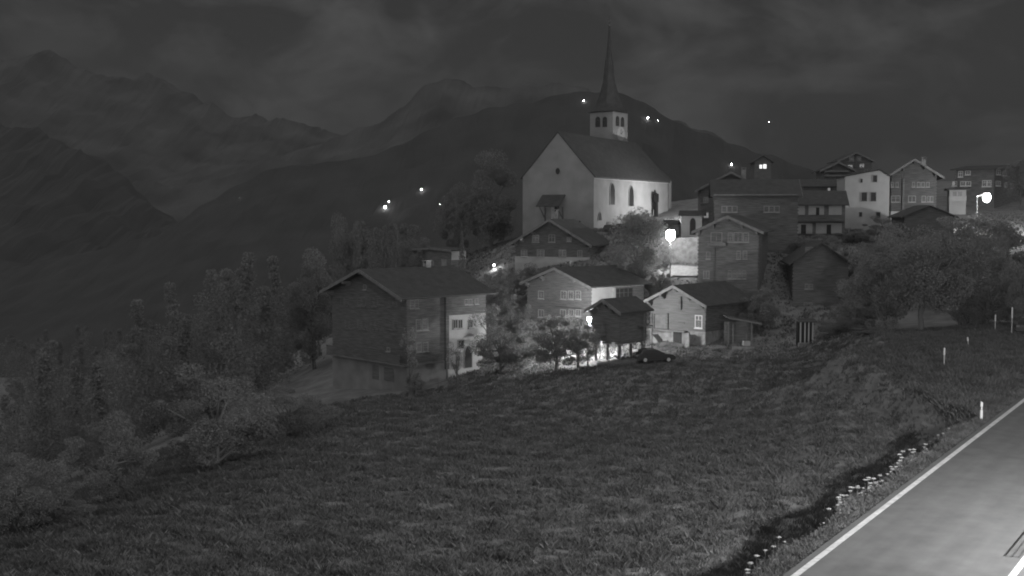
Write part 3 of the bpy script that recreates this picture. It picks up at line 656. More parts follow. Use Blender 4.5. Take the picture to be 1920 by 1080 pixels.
# ---- I: white house
I = House('white_house', 'tall plain white house with two dark windows side by side', 'house', (1666, 442, 191), 8, xl=1581, eave=331, apex=319, D=10, wall=M_white, oh=0.25, ov=0.2, ax=0.22, board=False)
for b in ((1615.5, 361, 1625, 377), (1633, 361, 1642, 377), (1637, 329, 1644, 341), (1613.5, 335.5, 1617, 342), (1611, 398, 1616, 406), (1643, 398, 1650, 408)): I.window('g', *b, kind='dark', bars=0, sill=False, frame=M_plaster)
# ---- J: dark chalet right of it
J = House('timber_chalet', 'dark chalet on a white plinth right of the plain white house', 'house', (1754, 404, 197), 15, xl=1668, D=11, eave=326, apex=300, wall=mat('brown_timber', 0.09, var=0.4, scale=1.2, stretch=(0.6, 0.6, 6), detail=6), oh=1.0, ov=1.4)
J.logs('g', 0.7); J.purlins()
MB().box((-J.W - 0.05, -0.12, -3), (0.05, J.D, 0.7)).build('plinth', M_white, J.root)
for b in ((1671, 342, 1675, 350), (1680, 342, 1684, 350), (1711, 342, 1715, 350), (1720, 342, 1725, 350), (1728, 342, 1733, 350), (1737, 342, 1742, 350), (1729, 368, 1735, 378), (1739, 368, 1743, 378), (1745, 368, 1749, 378)): J.window('g', *b, kind='curtain', bars=0)
for b in ((1672, 368, 1687, 378), (1704, 368, 1716, 378)): J.window('g', *b, kind='glass', bars=1)
J.panel('downpipe', 'g', 1692.5, 335, 1695, 400, M_wood2, 0.1, 0.3); J.chimney(J.W * 0.2, J.D * 0.8, 0.5)
# ---- K and neighbours higher up
K = House('timber_chalet', 'small chalet with bright lit windows in its gable on the skyline', 'house', (1633, 336, 234), 4, xl=1570, eave=301, apex=287, D=9, wall=M_wood, oh=0.9, ov=0.7)
K.logs('g', 0.3)
for b, k in (((1593, 293, 1600, 301), 'lit'), ((1608, 293, 1614, 301), 'lit'), ((1590, 309, 1598, 314), 'bright'), ((1612, 308, 1620, 314), 'bright'), ((1621, 318, 1626, 324), 'curtain')): K.window('g', *b, kind=k)
K.panel('post', 'g', 1603.5, 290, 1606, 334, M_wood2, 0.1, 0.4)
Oh = House('timber_house', 'low timber house with stepped balcony just left of the bright-windowed chalet', 'house', (1597, 346, 224), 6, xl=1540, eave=318, apex=305, D=9, wall=M_wood, oh=0.9, ov=0.8)
Oh.panel('balcony', 'g', 1545, 320, 1590, 323, M_board, 0, 0.9); Oh.panel('balcony', 'g', 1545, 328, 1590, 331, M_board, 0, 0.7)
Ph = House('shed', 'low dark shed with small lit window between the roofs', 'shed', (1583, 364, 203), 8, xl=1504, eave=350, apex=338, D=8, ridge='x', wall=M_wood, oh=0.4, ov=0.4)
Ph.window('g', 1552, 352.5, 1556.5, 358, kind='lit', bars=0)
Mh = House('gabled_house', 'gabled house peeking over the long black house, two pale windows at left', 'house', (1424, 404, 188), 6, xl=1313, eave=353, apex=324, D=10, wall=M_wood, oh=0.9, ov=1.2)
for b in ((1320, 371, 1327, 379), (1320, 398, 1328, 408)): Mh.window('g', *b, kind='lit')
Mh.chimney(Mh.W * 0.25, 3, 0.6); Mh.logs('g', 0.4)
# ---- L: house behind the right street lamp
Lh = House('timber_house', 'broad timber house with many pale windows behind the right street lamp', 'house', (1862, 402, 214), 42, xl=1787, xr=1906, eave=317, apex=312, ridge='x', wall=M_wood, oh=0.8, ov=0.8)
for b in ((1798, 322, 1805, 331), (1811, 321, 1819, 327), (1802, 341, 1810, 348), (1812, 341, 1820, 348), (1786.5, 341, 1794, 348), (1843, 339, 1850, 349), (1852, 339, 1858, 349)): Lh.window('g', *b, kind='lit', frame=M_frame)  # front and side panes glow in place of reflected street-lamp light
for b in ((1867.5, 319, 1875, 327), (1880, 321, 1886, 329), (1866.5, 340, 1875, 348), (1884, 343, 1887, 350), (1894, 345, 1899, 352)): Lh.window('s', *b, kind='lit', frame=M_frame)
Lh.logs('g', 0.3); Lh.logs('s', 0.3)
Lb = House('balcony_annexe', 'small white annexe with flat canopy left of the right street lamp', 'house', (1811, 386, 203), 16, xl=1776, D=5, eave=356, apex=355, ridge='x', wall=M_white, oh=0.5, ov=0.8, board=False)
for b in ((1787, 360, 1793, 367), (1797, 360, 1803, 367)): Lb.window('g', *b, kind='curtain')
Lb.panel('balcony', 'g', 1779, 368, 1811, 377, M_white, 0, 0.9)
Rh = House('small_barn', 'low dark barn roof in front of the white-plinthed chalet', 'barn', (1788, 440, 178), 6, xl=1693, eave=406, apex=387, D=9, wall=M_wood2, oh=0.6, ov=0.6, board=False)
Nh = House('timber_chalet', 'unlit black chalet with pale lower wall, right of the tall narrow house', 'house', (1588, 602, 153), 8, xl=1487, eave=492, apex=457, D=11, wall=M_wood2, oh=0.9, ov=0.8, board=False)
Nh.logs('g', 1.6, m=M_wood2)
Nh.panel('plinth', 'g', 1487, 582, 1545, 600, M_plaster, 0, 0.1, 2)
for b in ((1510, 533, 1515, 541), (1518, 533, 1523, 541), (1508, 568, 1513, 576), (1517, 568, 1522, 576)): Nh.window('g', *b, kind='curtain', bars=0)
Nh.panel('gable_boards', 'g', 1510, 463, 1560, 482, M_wood, 0.0, 0.05)
# ---- far-left low building
Q = House('low_building', 'low flat building with one lit white end wall left of the church hill', 'house', (846, 500, 186), 42, xl=776, xr=873, eave=470, apex=466, wall=M_wood, oh=0.5, ov=0.5, roof=M_roof)
MB().box((0.0, 0.05, Q.face('s', 860, 487)[1]), (0.06, Q.D, Q.he - 0.1)).build('white_end_wall', M_white, Q.root)
for b in ((806, 490, 813, 502), (829, 487, 837, 500)): Q.window('g', *b, kind='curtain', bars=0)

# ------------------------------------------------------------------ hills and mountains
def hash_noise(x, y, s):
    return (np.sin(x * 1.7 + s) * np.cos(y * 2.3 - s * 1.3) + 0.5 * np.sin(x * 3.9 - y * 1.1 + s * 2) + 0.25 * np.sin(x * 9.1 + y * 7.3 + s * 3) * np.cos(x * 4.7 - y * 8.9) + 0.12 * np.sin(x * 21 + s) * np.cos(y * 17 - s)) / 1.6
def mountain(name, prof, Dm, depth, seed, material, label, jag=0.02, base=-260, gully=0.02):
    px = np.array([p[0] for p in prof], float); py = np.array([p[1] for p in prof], float)
    u = np.linspace(px[0], px[-1], 220); r = np.interp(u, px, py)
    nv = 46; vs = []; fs = []
    for j in range(nv):
        v = j / (nv - 1) * 2 - 1                # -1 foot towards us, 0 ridge, 1 far foot
        Y = Dm + v * depth
        for i, (a, b) in enumerate(zip(u, r)):
            X = (a - 960) / FPX * Dm; zr = (HOR - b) / FPX * Dm
            k = 1 - abs(v) ** 0.85
            nz = hash_noise(X / Dm * 9, v * 4 + seed, seed) * gully * (1 - k) * k * 4 * (zr - base) * 0.5
            jg = jag * Dm * 0.02 * hash_noise(X / Dm * 60, v * 22, seed + 2) * (0.35 + k)
            yy = Y + depth * 0.12 * hash_noise(X / Dm * 14, v * 3, seed + 5) * (1 - k)
            vs.append((X, yy, CAMZ + base + (zr - base) * k + nz + jg))
    n = len(u)
    for j in range(nv - 1):
        for i in range(n - 1): fs.append((j * n + i, j * n + i + 1, (j + 1) * n + i + 1, (j + 1) * n + i))
    o = mesh_obj(name, vs, fs, material, smooth=False); tag(o, label, kind='structure'); return o
M_forest = mat('forest_slope', 0.048, var=0.3, scale=0.02, detail=12)
M_rock = mat('rock_slope', 0.07, var=0.95, scale=0.006, detail=12)
hill = mountain('hill', [(-60,520),(300,430),(430,345),(470,322),(520,300),(600,290),(680,282),(760,252),(850,206),(920,186),(1000,172),(1060,157),(1130,153),(1165,158),(1200,175),(1260,210),(1330,240),(1400,265),(1450,280),(1500,300),(1580,318),(1700,340),(1900,360),(2100,420)], 1700, 900, 1, M_forest, 'dark wooded hill behind the church', jag=0.10, gully=0.008)
mountain('mountain', [(300,330),(430,300),(520,290),(600,262),(680,235),(720,215),(760,188),(800,155),(838,133),(870,145),(920,158),(960,155),(990,145),(1040,148),(1100,160),(1300,230),(1500,330)], 4200, 1700, 4, M_rock, 'grey rocky mountain behind the dark hill', jag=0.14, gully=0.04)
mountain('mountain', [(-400,200),(-200,150),(-60,120),(0,108),(30,105),(60,98),(97,78),(115,95),(145,108),(160,126),(200,133),(260,141),(318,140),(345,165),(400,192),(440,212),(500,215),(560,225),(620,240),(760,290),(900,360)], 5200, 2100, 9, M_rock, 'jagged dark mountain at the left', jag=0.22, gully=0.06)
mountain('mountain', [(-700,120),(-300,170),(0,215),(60,235),(140,265),(200,300),(240,340),(290,385),(360,430),(460,500)], 2600, 1200, 6, M_forest, 'steep dark slope in front of the jagged mountain', jag=0.3, gully=0.05)
mountain('mountain', [(260,330),(330,340),(420,330),(500,285),(560,300),(640,340),(700,380)], 3400, 900, 12, M_rock, 'pale valley spur between the mountains', jag=0.08)

# ------------------------------------------------------------------ lamps
def lamp_light(name, parent, loc, power, radius=0.15, spot=None, aim=None, blend=0.5):
    ld = bpy.data.lights.new(name, 'SPOT' if spot else 'POINT'); ld.energy = power; ld.shadow_soft_size = radius
    if spot: ld.spot_size = R(spot); ld.spot_blend = blend
    o = bpy.data.objects.new(name, ld); COL.objects.link(o); o.location = loc
    if parent: o.parent = parent
    if aim is not None: o.rotation_euler = Vector(aim).to_track_quat('-Z', 'Y').to_euler()
    return o
def street_lamp(label, px, py, Y, rad, power, arm=None, group='street lamps', hgt=None, glow=M_lampw):
    p = P(px, py, Y); zg = min(gz(p[0], p[1]), p[2] - 1.5); h = p[2] - zg
    ax = arm or (0, 0)
    r = empty('street_lamp', (p[0] - ax[0], p[1] - ax[1], zg)); tag(r, label, 'street lamp', group)
    MB().tube([(0, 0, -0.3), (0, 0, h * 0.5), (0, 0, h + 0.25)], [0.09, 0.075, 0.06], 7).build('pole', M_galv, r)
    if arm: MB().tube([(0, 0, h + 0.1), (ax[0] * 0.6, ax[1] * 0.6, h + 0.55), (ax[0], ax[1], h + rad * 1.2)], 0.06, 6).build('arm', M_galv, r)
    MB().ball((ax[0], ax[1], h), rad, rad, rad * 1.35, 14, 10).build('lamp_glass', glow, r, smooth=True)
    MB().lathe([(rad * 0.2, h + rad * 1.5), (rad * 0.85, h + rad * 1.1), (rad * 0.9, h + rad * 1.0)][::-1], 10, (ax[0], ax[1], 0)).build('lamp_hood', M_metal, r)
    if power: lamp_light('lamp_light', r, (ax[0], ax[1], h - rad * 1.25 - 0.2), power, 0.2)
    return r
street_lamp('glaring street lantern in front of the stone wall below the church', 1257, 440, 162, 0.64, 600)
street_lamp('glaring street lamp on an arm at the far right houses', 1850, 370, 183, 0.58, 6000, arm=(1.6, 0.3))
street_lamp('narrow yard lamp glowing behind the left edge of the black storehouse', 1105, 598, 136, 0.24, 7000)
street_lamp('added unseen lamp behind the roof of the black storehouse, lighting the church gable', 1128, 568, 137.5, 0.15, 4500)  # unseen light added so the church gable is lit over the middle roof
street_lamp('yard lamp mostly hidden behind the roof between the house and the log barn', 1196, 574, 154, 0.2, 900)
street_lamp('small lane lamp left of the chalet below the church', 926, 497, 184, 0.12, 350)
# church floodlight
fp = np.array([34.0, 207.5]); fz = gz(*fp)
fl = empty('floodlight', (fp[0], fp[1], fz)); tag(fl, 'low floodlight in the churchyard aimed at the church wall', 'floodlight')
MB().box((-0.05, -0.05, -0.2), (0.05, 0.05, 0.9)).build('stand', M_metal, fl)
MB().box((-0.3, -0.15, 0.9), (0.3, 0.15, 1.3)).build('housing', M_metal, fl)
lamp_light('flood_light', fl, (0, 0.25, 1.45), 13500, 0.12, 165, (-0.9, 0.35, 0.15), 0.3)
# road lamp outside the picture on the right verge
lt = rp(8.0, N_RIGHT - 12.0); lzg = lt[2] - 0.1
rl = empty('street_lamp', (lt[0], lt[1], lzg)); tag(rl, 'tall road lamp beside the road outside the picture', 'street lamp', 'street lamps')
MB().tube([(0, 0, -0.3), (0, 0, 8.4), (RN[0] * 0.6, RN[1] * 0.6, 8.9), (RN[0] * 1.6, RN[1] * 1.6, 9.0)], [0.1, 0.08, 0.06, 0.05], 8).build('pole', M_galv, rl)
MB().box((RN[0] * 1.9 - 0.25, RN[1] * 1.9 - 0.25, 8.9), (RN[0] * 1.9 + 0.25, RN[1] * 1.9 + 0.25, 9.08)).build('lamp_head', M_metal, rl)
lamp_light('lamp_light', rl, (RN[0] * 1.9, RN[1] * 1.9, 8.75), 38000, 0.12)
# far lamps on the hillside: find the hill surface along the sight line
bv = BVHTree.FromPolygons([v.co for v in hill.data.vertices], [p.vertices[:] for p in hill.data.polygons])
for px, py, rad, lb in ((1095, 188, 1.2, 'lone white lamp high on the hill left of the spire'), (1215, 221, 1.6, 'brighter lamp of the pair on the hill right of the tower'), (1234, 226, 0.6, 'faint lamp of the pair on the hill right of the tower'),
                        (722, 388, 2.4, 'brightest lamp low on the dark hillside at left'), (729, 378, 0.9, 'faint lamp just above the brightest hillside lamp'), (790, 355, 1.4, 'lamp on the hillside between the brightest lamp and the church'),
                        (825, 383, 0.35, 'faint lamp low on the hillside left of the church tree'), (450, 372, 0.22, 'faint far lamp at the foot of the mountains at left'), (1372, 308, 1.2, 'small round lamp above the gabled house')):
    d = Vector(ray(px, py)); d.normalize(); hit = bv.ray_cast(Vector((0, 0, CAMZ)), d)
    q = np.array(hit[0]) - np.array(d) * 6 if hit[0] is not None else np.array([0, 0, CAMZ]) + np.array(d) * 1200
    r = empty('far_lamp', tuple(q - np.array([0, 0, 5.0]))); tag(r, lb, 'lamp', 'far lamps on the hillside')
    MB().tube([(0, 0, -6), (0, 0, 5)], 0.1, 5).build('pole', M_galv, r)
    MB().ball((0, 0, 5), rad * 0.5, rad * 0.5, rad * 0.5, 8, 6).build('lamp_glass', M_far, r, smooth=True)
q = P(1442, 229, 16000)
tag(MB().ball((0, 0, 0), 4.5, 4.5, 4.5, 8, 6).build('star', emit('starlight', 900), None, True, tuple(q)), 'single bright star above the ridge right of the spire', 'star')
q = P(272, 72, 16000)
tag(MB().ball((0, 0, 0), 2, 2, 2, 8, 6).build('star', emit('starlight2', 300), None, True, tuple(q)), 'faint star above the left mountain ridge', 'star')
# small far house with a lit double window
far_h = House('far_house', 'far house with a glaring double window on the slope', 'house', (1446, 330, 300), 5, xl=1412, eave=303, apex=293, D=9, wall=M_wood, oh=0.6, ov=0.6, board=False)
for b in ((1424, 309, 1429, 316), (1431, 308, 1437, 316)): far_h.window('g', *b, kind='bright', bars=0, sill=False, frame=M_wood2)

# ------------------------------------------------------------------ walls, chapel, lanes around the church
def wall_run(name, label, pts, h, th, material, cap=None, group=None, z_from=None):
    """a wall along plan points; h above the ground (or absolute tops in pts[i][2])"""
    m = MB(); c = MB()
    for a, b in zip(pts[:-1], pts[1:]):
        a2, b2 = np.array(a[:2]), np.array(b[:2]); d = (b2 - a2) / np.linalg.norm(b2 - a2); nn = np.array([-d[1], d[0]]) * th / 2
        zb = min(gz(*a2), gz(*b2)) - 2.0
        za1, zb1 = (a[2], b[2]) if len(a) > 2 else (gz(*a2) + h, gz(*b2) + h)
        q = [a2 - nn, b2 - nn, b2 + nn, a2 + nn]; zt = [za1, zb1, zb1, za1]
        m.add([(p[0], p[1], zb) for p in q] + [(p[0], p[1], z) for p, z in zip(q, zt)], [(3, 2, 1, 0), (4, 5, 6, 7), (0, 1, 5, 4), (1, 2, 6, 5), (2, 3, 7, 6), (3, 0, 4, 7)])
        if cap:
            n2 = nn * cap[1]
            q = [a2 - n2, b2 - n2, b2 + n2, a2 + n2]
            rdg = [a2, b2]
            c.add([(p[0], p[1], z + 0.01) for p, z in zip(q, zt)] + [(a2[0], a2[1], za1 + cap[2]), (b2[0], b2[1], zb1 + cap[2])], [(0, 1, 5, 4), (2, 3, 4, 5), (3, 0, 4), (1, 2, 5), (3, 2, 1, 0)])
    o = m.build(name, material); tag(o, label, 'wall', group)
    if cap: c.build('coping', cap[0], o)
    return o
def pz(px, py, Y): p = P(px, py, Y); return (p[0], p[1], p[2])
wall_run('churchyard_wall', 'low churchyard wall with dark shingle coping in front of the church', [pz(1133, 431, 187), pz(1200, 424, 184), pz(1274, 421, 181)], 1, 0.5, M_stone, (M_roof, 3.2, 0.75))
wall_run('retaining_wall', 'rubble retaining wall lit by the lantern below the chapel', [pz(1212, 440, 168), pz(1262, 446, 166.5), pz(1330, 444, 165)], 1, 0.6, M_stone)
wall_run('garden_wall', 'short white wall piece lit just behind the lantern', [pz(1221, 436, 170), pz(1251, 436, 169)], 1, 0.4, M_plaster)
chp = House('chapel', 'tiny white chapel with arched doorway right of the lantern', 'chapel', (1316, 443, 173), 12, xl=1276, eave=404, apex=397, D=4, wall=M_white, oh=0.4, ov=0.4, ridge='x', board=False)
chp.window('g', 1294, 409, 1304, 440, kind='dark', arch=True)
strip('path', [P(1225, 500, 163)[:2], P(1262, 494, 163.5)[:2], P(1320, 488, 162)[:2], P(1360, 486, 161)[:2]], 1.3, mat('pale_path', 0.4, var=0.2, scale=2), 0.25, 'pale path below the retaining wall')
# near-black pillar standing in for a wall shadow; grave crosses in the churchyard
p = P(1230, 413, 219); r = empty('shadow_pillar', (p[0], p[1], gz(p[0], p[1]))); tag(r, 'dark shadow stand-in pillar in front of the third church window', 'shadow stand-in')
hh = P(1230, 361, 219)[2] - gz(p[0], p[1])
MB().lathe([(0.42, -0.5), (0.38, hh * 0.55), (0.36, hh * 0.6)], 8).build('shaft', M_shadow, r)
MB().box((-0.55, -0.35, hh * 0.6), (0.45, 0.35, hh * 0.93)).prism([(-0.55, -0.35, hh * 0.93), (0.45, -0.35, hh * 0.93), (-0.1, -0.35, hh)], (0, 0.7, 0)).build('shadow_head', M_shadow, r)
for i, px in enumerate((1150, 1159, 1168, 1178)):
    p = P(px, 428, 189.5); r = empty('grave_cross', (p[0], p[1], gz(p[0], p[1]) - 0.1)); tag(r, ('leftmost', 'second from left', 'third from left', 'rightmost')[i] + ' of the four small grave crosses above the churchyard wall', 'cross', 'grave crosses')
    hh = P(px, 417, 189.5)[2] - gz(p[0], p[1])
    MB().box((-0.07, -0.05, 0), (0.07, 0.05, hh)).build('upright', M_metal, r)
    MB().box((-0.38, -0.045, hh - 0.62), (0.38, 0.045, hh - 0.48)).build('crossbar', M_metal, r)
# village lane with the car on it
strip('lane', [P(1085, 668, 131)[:2], P(1150, 670, 129.5)[:2], P(1230, 674, 128)[:2], P(1330, 678, 125)[:2], P(1450, 682, 121.5)[:2], P(1560, 682, 119)[:2], P(1700, 664, 118)[:2], P(1820, 636, 120)[:2], P(1960, 618, 122)[:2]], 1.9, M_gravel, 0.06, 'narrow lane from the barns towards the road')

# ------------------------------------------------------------------ cars
def car(label, px, py, Y, rz, group='parked cars'):
    p = P(px, py, Y); r = empty('parked_car', (p[0], p[1], gz(p[0], p[1]) + 0.07), rz); tag(r, label, 'car', group)
    Lc, Wc = 4.2, 1.74
    side = [(-2.1, 0.32), (-2.08, 0.75), (-1.95, 0.93), (-1.75, 0.98), (0.75, 0.96), (1.75, 0.86), (2.05, 0.70), (2.1, 0.42), (2.0, 0.28), (-2.0, 0.28)]
    def loft(prof, insets, m_, name, parent):
        b = bmesh.new(); rows = []
        for k, (y, sc_) in enumerate(insets):
            rows.append([b.verts.new((x * sc_, y, z if sc_ == 1 else 0.63 + (z - 0.63) * sc_)) for x, z in prof])
        for a, c in zip(rows[:-1], rows[1:]):
            for i in range(len(prof)): b.faces.new((a[i], a[(i + 1) % len(prof)], c[(i + 1) % len(prof)], c[i]))
        b.faces.new(rows[0][::-1]); b.faces.new(rows[-1])
        bmesh.ops.recalc_face_normals(b, faces=b.faces)
        me = bpy.data.meshes.new(name); b.to_mesh(me); b.free(); me.materials.append(m_)
        o = bpy.data.objects.new(name, me); COL.objects.link(o); o.parent = parent; return o
    body = loft(side, [(-0.87, 0.965), (-0.80, 1), (0.80, 1), (0.87, 0.965)], M_car, 'body', r)
    cab = [(-1.85, 0.95), (-1.55, 1.38), (-1.1, 1.47), (-0.1, 1.45), (0.95, 0.94)]
    b = MB(); n = len(cab)
    for y0, k in ((-0.80, 0), (0.80, 0)): pass
    vs = [(x, -0.80 + 0.28 * (z - 0.95), z) for x, z in cab] + [(x, 0.80 - 0.28 * (z - 0.95), z) for x, z in cab]
    b.add(vs, [tuple(range(n))[::-1], tuple(range(n, 2 * n))] + [(i, (i + 1) % n, n + (i + 1) % n, n + i) for i in range(n)]).build('cabin', M_car, r)
    for sg in (-1, 1):
        for nm, pl in (('side_window', [(-1.55, 1.0), (-1.42, 1.33), (-0.75, 1.37), (-0.75, 1.0)]), ('side_window', [(-0.68, 1.0), (-0.68, 1.37), (-0.15, 1.36), (0.62, 1.0)])):
            MB().prism([(x, sg * (0.81 - 0.28 * (z - 0.95)), z) for x, z in pl], (0, sg * 0.012, 0)).build(nm, M_glass, r)
        for x in (-1.3, 1.3):
            w = MB().prism([(x + 0.32 * math.cos(a), sg * 0.68, 0.32 + 0.32 * math.sin(a)) for a in np.linspace(0, 2 * math.pi, 16, endpoint=False)], (0, sg * 0.21, 0)).build('wheel', M_tyre, r)
            MB().prism([(x + 0.2 * math.cos(a), sg * 0.892, 0.32 + 0.2 * math.sin(a)) for a in np.linspace(0, 2 * math.pi, 12, endpoint=False)], (0, sg * 0.012, 0)).build('rim', M_galv, w)
        MB().box((1.93, sg * 0.58 - 0.17, 0.62), (2.09, sg * 0.58 + 0.17, 0.76)).build('headlight', M_galv, r)
        MB().box((-2.095, sg * 0.62 - 0.12, 0.72), (-2.0, sg * 0.62 + 0.12, 0.9)).build('tail_light', M_metal, r)
        MB().box((0.55, sg * 0.84 - 0.02, 0.98), (0.7, sg * 0.84 + sg * 0.2, 1.12) if sg > 0 else (0.7, -0.82, 1.12)).build('mirror', M_car, r)
    MB().prism([(0.0, -0.66, 1.40), (0.86, -0.72, 0.99), (0.86, 0.72, 0.99), (0.0, 0.66, 1.40)], (0.02, 0, 0.015)).build('windscreen', M_glass, r)
    MB().prism([(-1.6, -0.62, 1.36), (-1.83, -0.68, 1.02), (-1.83, 0.68, 1.02), (-1.6, 0.62, 1.36)], (-0.02, 0, 0.012)).build('rear_window', M_glass, r)
    return r
car('black car parked on the lane beside the stilts of the storehouse', 1228, 680, 127.2, R(8))
car('dark car cut off by the right picture edge near the marker stakes', 1926, 628, 116, R(60))

# ------------------------------------------------------------------ posts, fences, shelters
def delineator(px, py, Y, top, label, tilt=0.0, grp='marker stakes'):
    p = P(px, py, Y); zg = gz(p[0], p[1]); r = empty('marker_stake', (p[0], p[1], zg), 0); tag(r, label, 'stake', grp)
    r.rotation_euler = (0, tilt, 0)
    h = P(px, top, Y)[2] - zg
    MB().lathe([(0.055, -0.3), (0.05, h * 0.62)], 8).build('stake', M_galv, r)
    MB().lathe([(0.068, h * 0.62), (0.068, h * 0.97), (0.04, h)], 8).build('white_tip', M_frame, r)
for a in ((1770, 692, 92, 652, 'marker stake nearest on the field edge, upright'), (1816, 662, 103, 632, 'leaning marker stake second along the field edge', -0.14), (1866, 612, 119, 590, 'short far marker stake left of the tall one'), (1897, 618, 114, 576, 'tallest marker stake near the right picture edge')): delineator(*a)
q = rp(33.4, 0.96); r = empty('road_delineator', (q[0], q[1], gz(q[0], q[1]))); tag(r, 'white roadside delineator with black band beside the white edge line', 'delineator')
MB().prism([(-0.07, -0.05, -0.3), (0.07, -0.05, -0.3), (0.07, 0.05, -0.3), (-0.07, 0.05, -0.3)], (0, 0, 0.95)).build('post', M_frame, r)
MB().box((-0.072, -0.052, 0.652), (0.072, 0.052, 0.85)).build('black_band', M_metal, r)
MB().prism([(-0.07, -0.05, 0.852), (0.07, -0.05, 0.852), (0.07, -0.05, 1.12), (-0.07, -0.05, 1.18)], (0, 0.1, 0)).build('white_head', M_frame, r)
MB().box((-0.03, -0.06, 0.67), (0.03, -0.053, 0.83)).build('reflector', mat('reflector', 0.8, var=0.05, rough=0.2), r)
# rail fence by the left chalet
def fence(label, pts, h=1.0, rails=(0.45, 0.85), sp=2.4):
    q0 = P(*pts[0]); r = empty('rail_fence', (q0[0], q0[1], gz(q0[0], q0[1]))); tag(r, label, 'fence', 'wooden rail fences')
    loc = []
    for a, b in zip(pts[:-1], pts[1:]):
        a, b = P(*a)[:2], P(*b)[:2]; k = max(1, int(round(np.linalg.norm(b - a) / sp)))
        loc += [a + (b - a) * i / k for i in range(k)]
    loc.append(P(*pts[-1])[:2])
    loc = [np.array([p[0] - q0[0], p[1] - q0[1], gz(p[0], p[1]) - gz(q0[0], q0[1])]) for p in loc]
    for p in loc: MB().tube([p + (0, 0, -0.3), p + (0, 0, h)], 0.07, 6).build('post', M_wood, r)
    for a, b in zip(loc[:-1], loc[1:]):
        for z in rails: MB().tube([a + (0, 0, z), b + (0, 0, z)], 0.055, 5).build('rail', M_wood, r)
fence('wooden rail fence running downhill beside the left chalet', [(780, 732, 124.5), (822, 712, 126), (890, 690, 131)])
fence('short dark rail fence beside the middle house', [(930, 580, 150), (975, 574, 151)], 1.2, (0.5, 1.0))
# open shelter right of the log barn
def shelter(px0, px1, py, Y, ptop0, ptop1):
    a, b = P(px0, py, Y), P(px1, py, Y); r = empty('open_shelter', (a[0], a[1], gz(a[0], a[1]))); tag(r, 'lean-to shelter with sloping pale roof edge right of the log barn', 'shelter')
    w = b[0] - a[0]; z0, z1 = P(px0, ptop0, Y)[2] - gz(a[0], a[1]), P(px1, ptop1, Y)[2] - gz(a[0], a[1])
    MB().prism([(-0.4, -0.4, z0), (w + 0.5, -0.4, z1), (w + 0.5, -0.4, z1 + 0.14), (-0.4, -0.4, z0 + 0.14)], (0, 4, 0)).build('roof', M_roof, r)
    MB().prism([(-0.45, -0.46, z0 - 0.02), (w + 0.55, -0.46, z1 - 0.02), (w + 0.55, -0.46, z1 + 0.17), (-0.45, -0.46, z0 + 0.17)], (0, 0.055, 0)).build('fascia', M_board, r)
    for x in (0.1, w - 0.6):
        for y in (0, 3): MB().box((x, y, -0.5), (x + 0.14, y + 0.14, z1)).build('post', M_board, r)
    MB().box((-0.3, 3.2, -0.5), (w, 3.35, z1)).build('back_wall', M_wood2, r)
    MB().box((0.0, -0.6, -0.6), (w * 0.9, -0.3, 0.35)).build('low_wall', M_stone, r)
    MB().box((w * 0.5, 0.2, 0.355), (w * 0.78, 0.9, 0.9)).build('crate', M_white, r)
shelter(1372, 1418, 642, 137, 597, 608)
p = P(1499, 645, 136); r = empty('post_shelter', (p[0], p[1], gz(p[0], p[1]))); tag(r, 'small shelter of four pale posts under a dark roof on the slope', 'shelter')
zt = P(1499, 604, 136)[2] - gz(p[0], p[1])
for i, x in enumerate((0.05, 0.6, 1.0, 1.5)): MB().box((x, 0.15 * (i % 2), -0.4), (x + 0.14, 0.15 * (i % 2) + 0.14, zt)).build('post', M_white, r)
MB().prism([(-0.3, -0.4, zt), (1.95, -0.4, zt), (1.8, 0.5, zt + 0.3), (-0.15, 0.5, zt + 0.3)], (0, 0, 0.1)).build('roof', M_roof, r)
MB().box((-0.05, -0.3, -0.5), (1.1, 0.5, 0.55)).build('base_block', M_stone, r)
MB().box((-0.1, 1.2, -0.4), (1.8, 1.3, zt)).build('back_wall', M_dark, r)
# mesh fence and concrete kerb on the right side of the road (its shadow falls on the asphalt)
S0 = rp(*hit_road(1882, 1042)); Lpos = np.array([lt[0] + RN[0] * 1.9, lt[1] + RN[1] * 1.9, lzg + 8.75])
nS = hit_road(1882, 1042)[1]; nL = road_tn(Lpos[0], Lpos[1])[1]
NF = nS + 0.135 * (nL - nS)                       # fence line
kF = (NF - nS) / (nL - nS); T0 = S0 + (Lpos - S0) * kF      # fence top corner whose shadow falls at S0
tF = road_tn(T0[0], T0[1])[0]; hF = T0[2] - road_z(tF)
print('fence', hF, tF, kF)
r = empty('mesh_fence', tuple(rp(tF, NF))); tag(r, 'wire mesh fence along the right side of the road, casting a grid shadow', 'fence')
base = rp(tF, NF); LF = 9.0
for i in range(4):
    q = rp(tF + LF * i / 3, NF) - base
    MB().tube([q + (0, 0, -0.3), q + (0, 0, hF)], 0.035, 6).build('post', M_galv, r)
for k in range(7):
    z = 0.08 + (hF - 0.1) * k / 6
    MB().tube([np.array([0, 0, z]), rp(tF + LF, NF) - base + (0, 0, z)], 0.014 if k < 6 else 0.03, 4).build('wire', M_galv, r)
mb = MB()
for i in range(int(LF / 0.22)):
    q = rp(tF + 0.22 * (i + 1), NF) - base; mb.tube([q + (0, 0, 0.05), q + (0, 0, hF - 0.02)], 0.011, 4, False)
mb.build('upright_wires', M_galv, r)['kind'] = 'stuff'

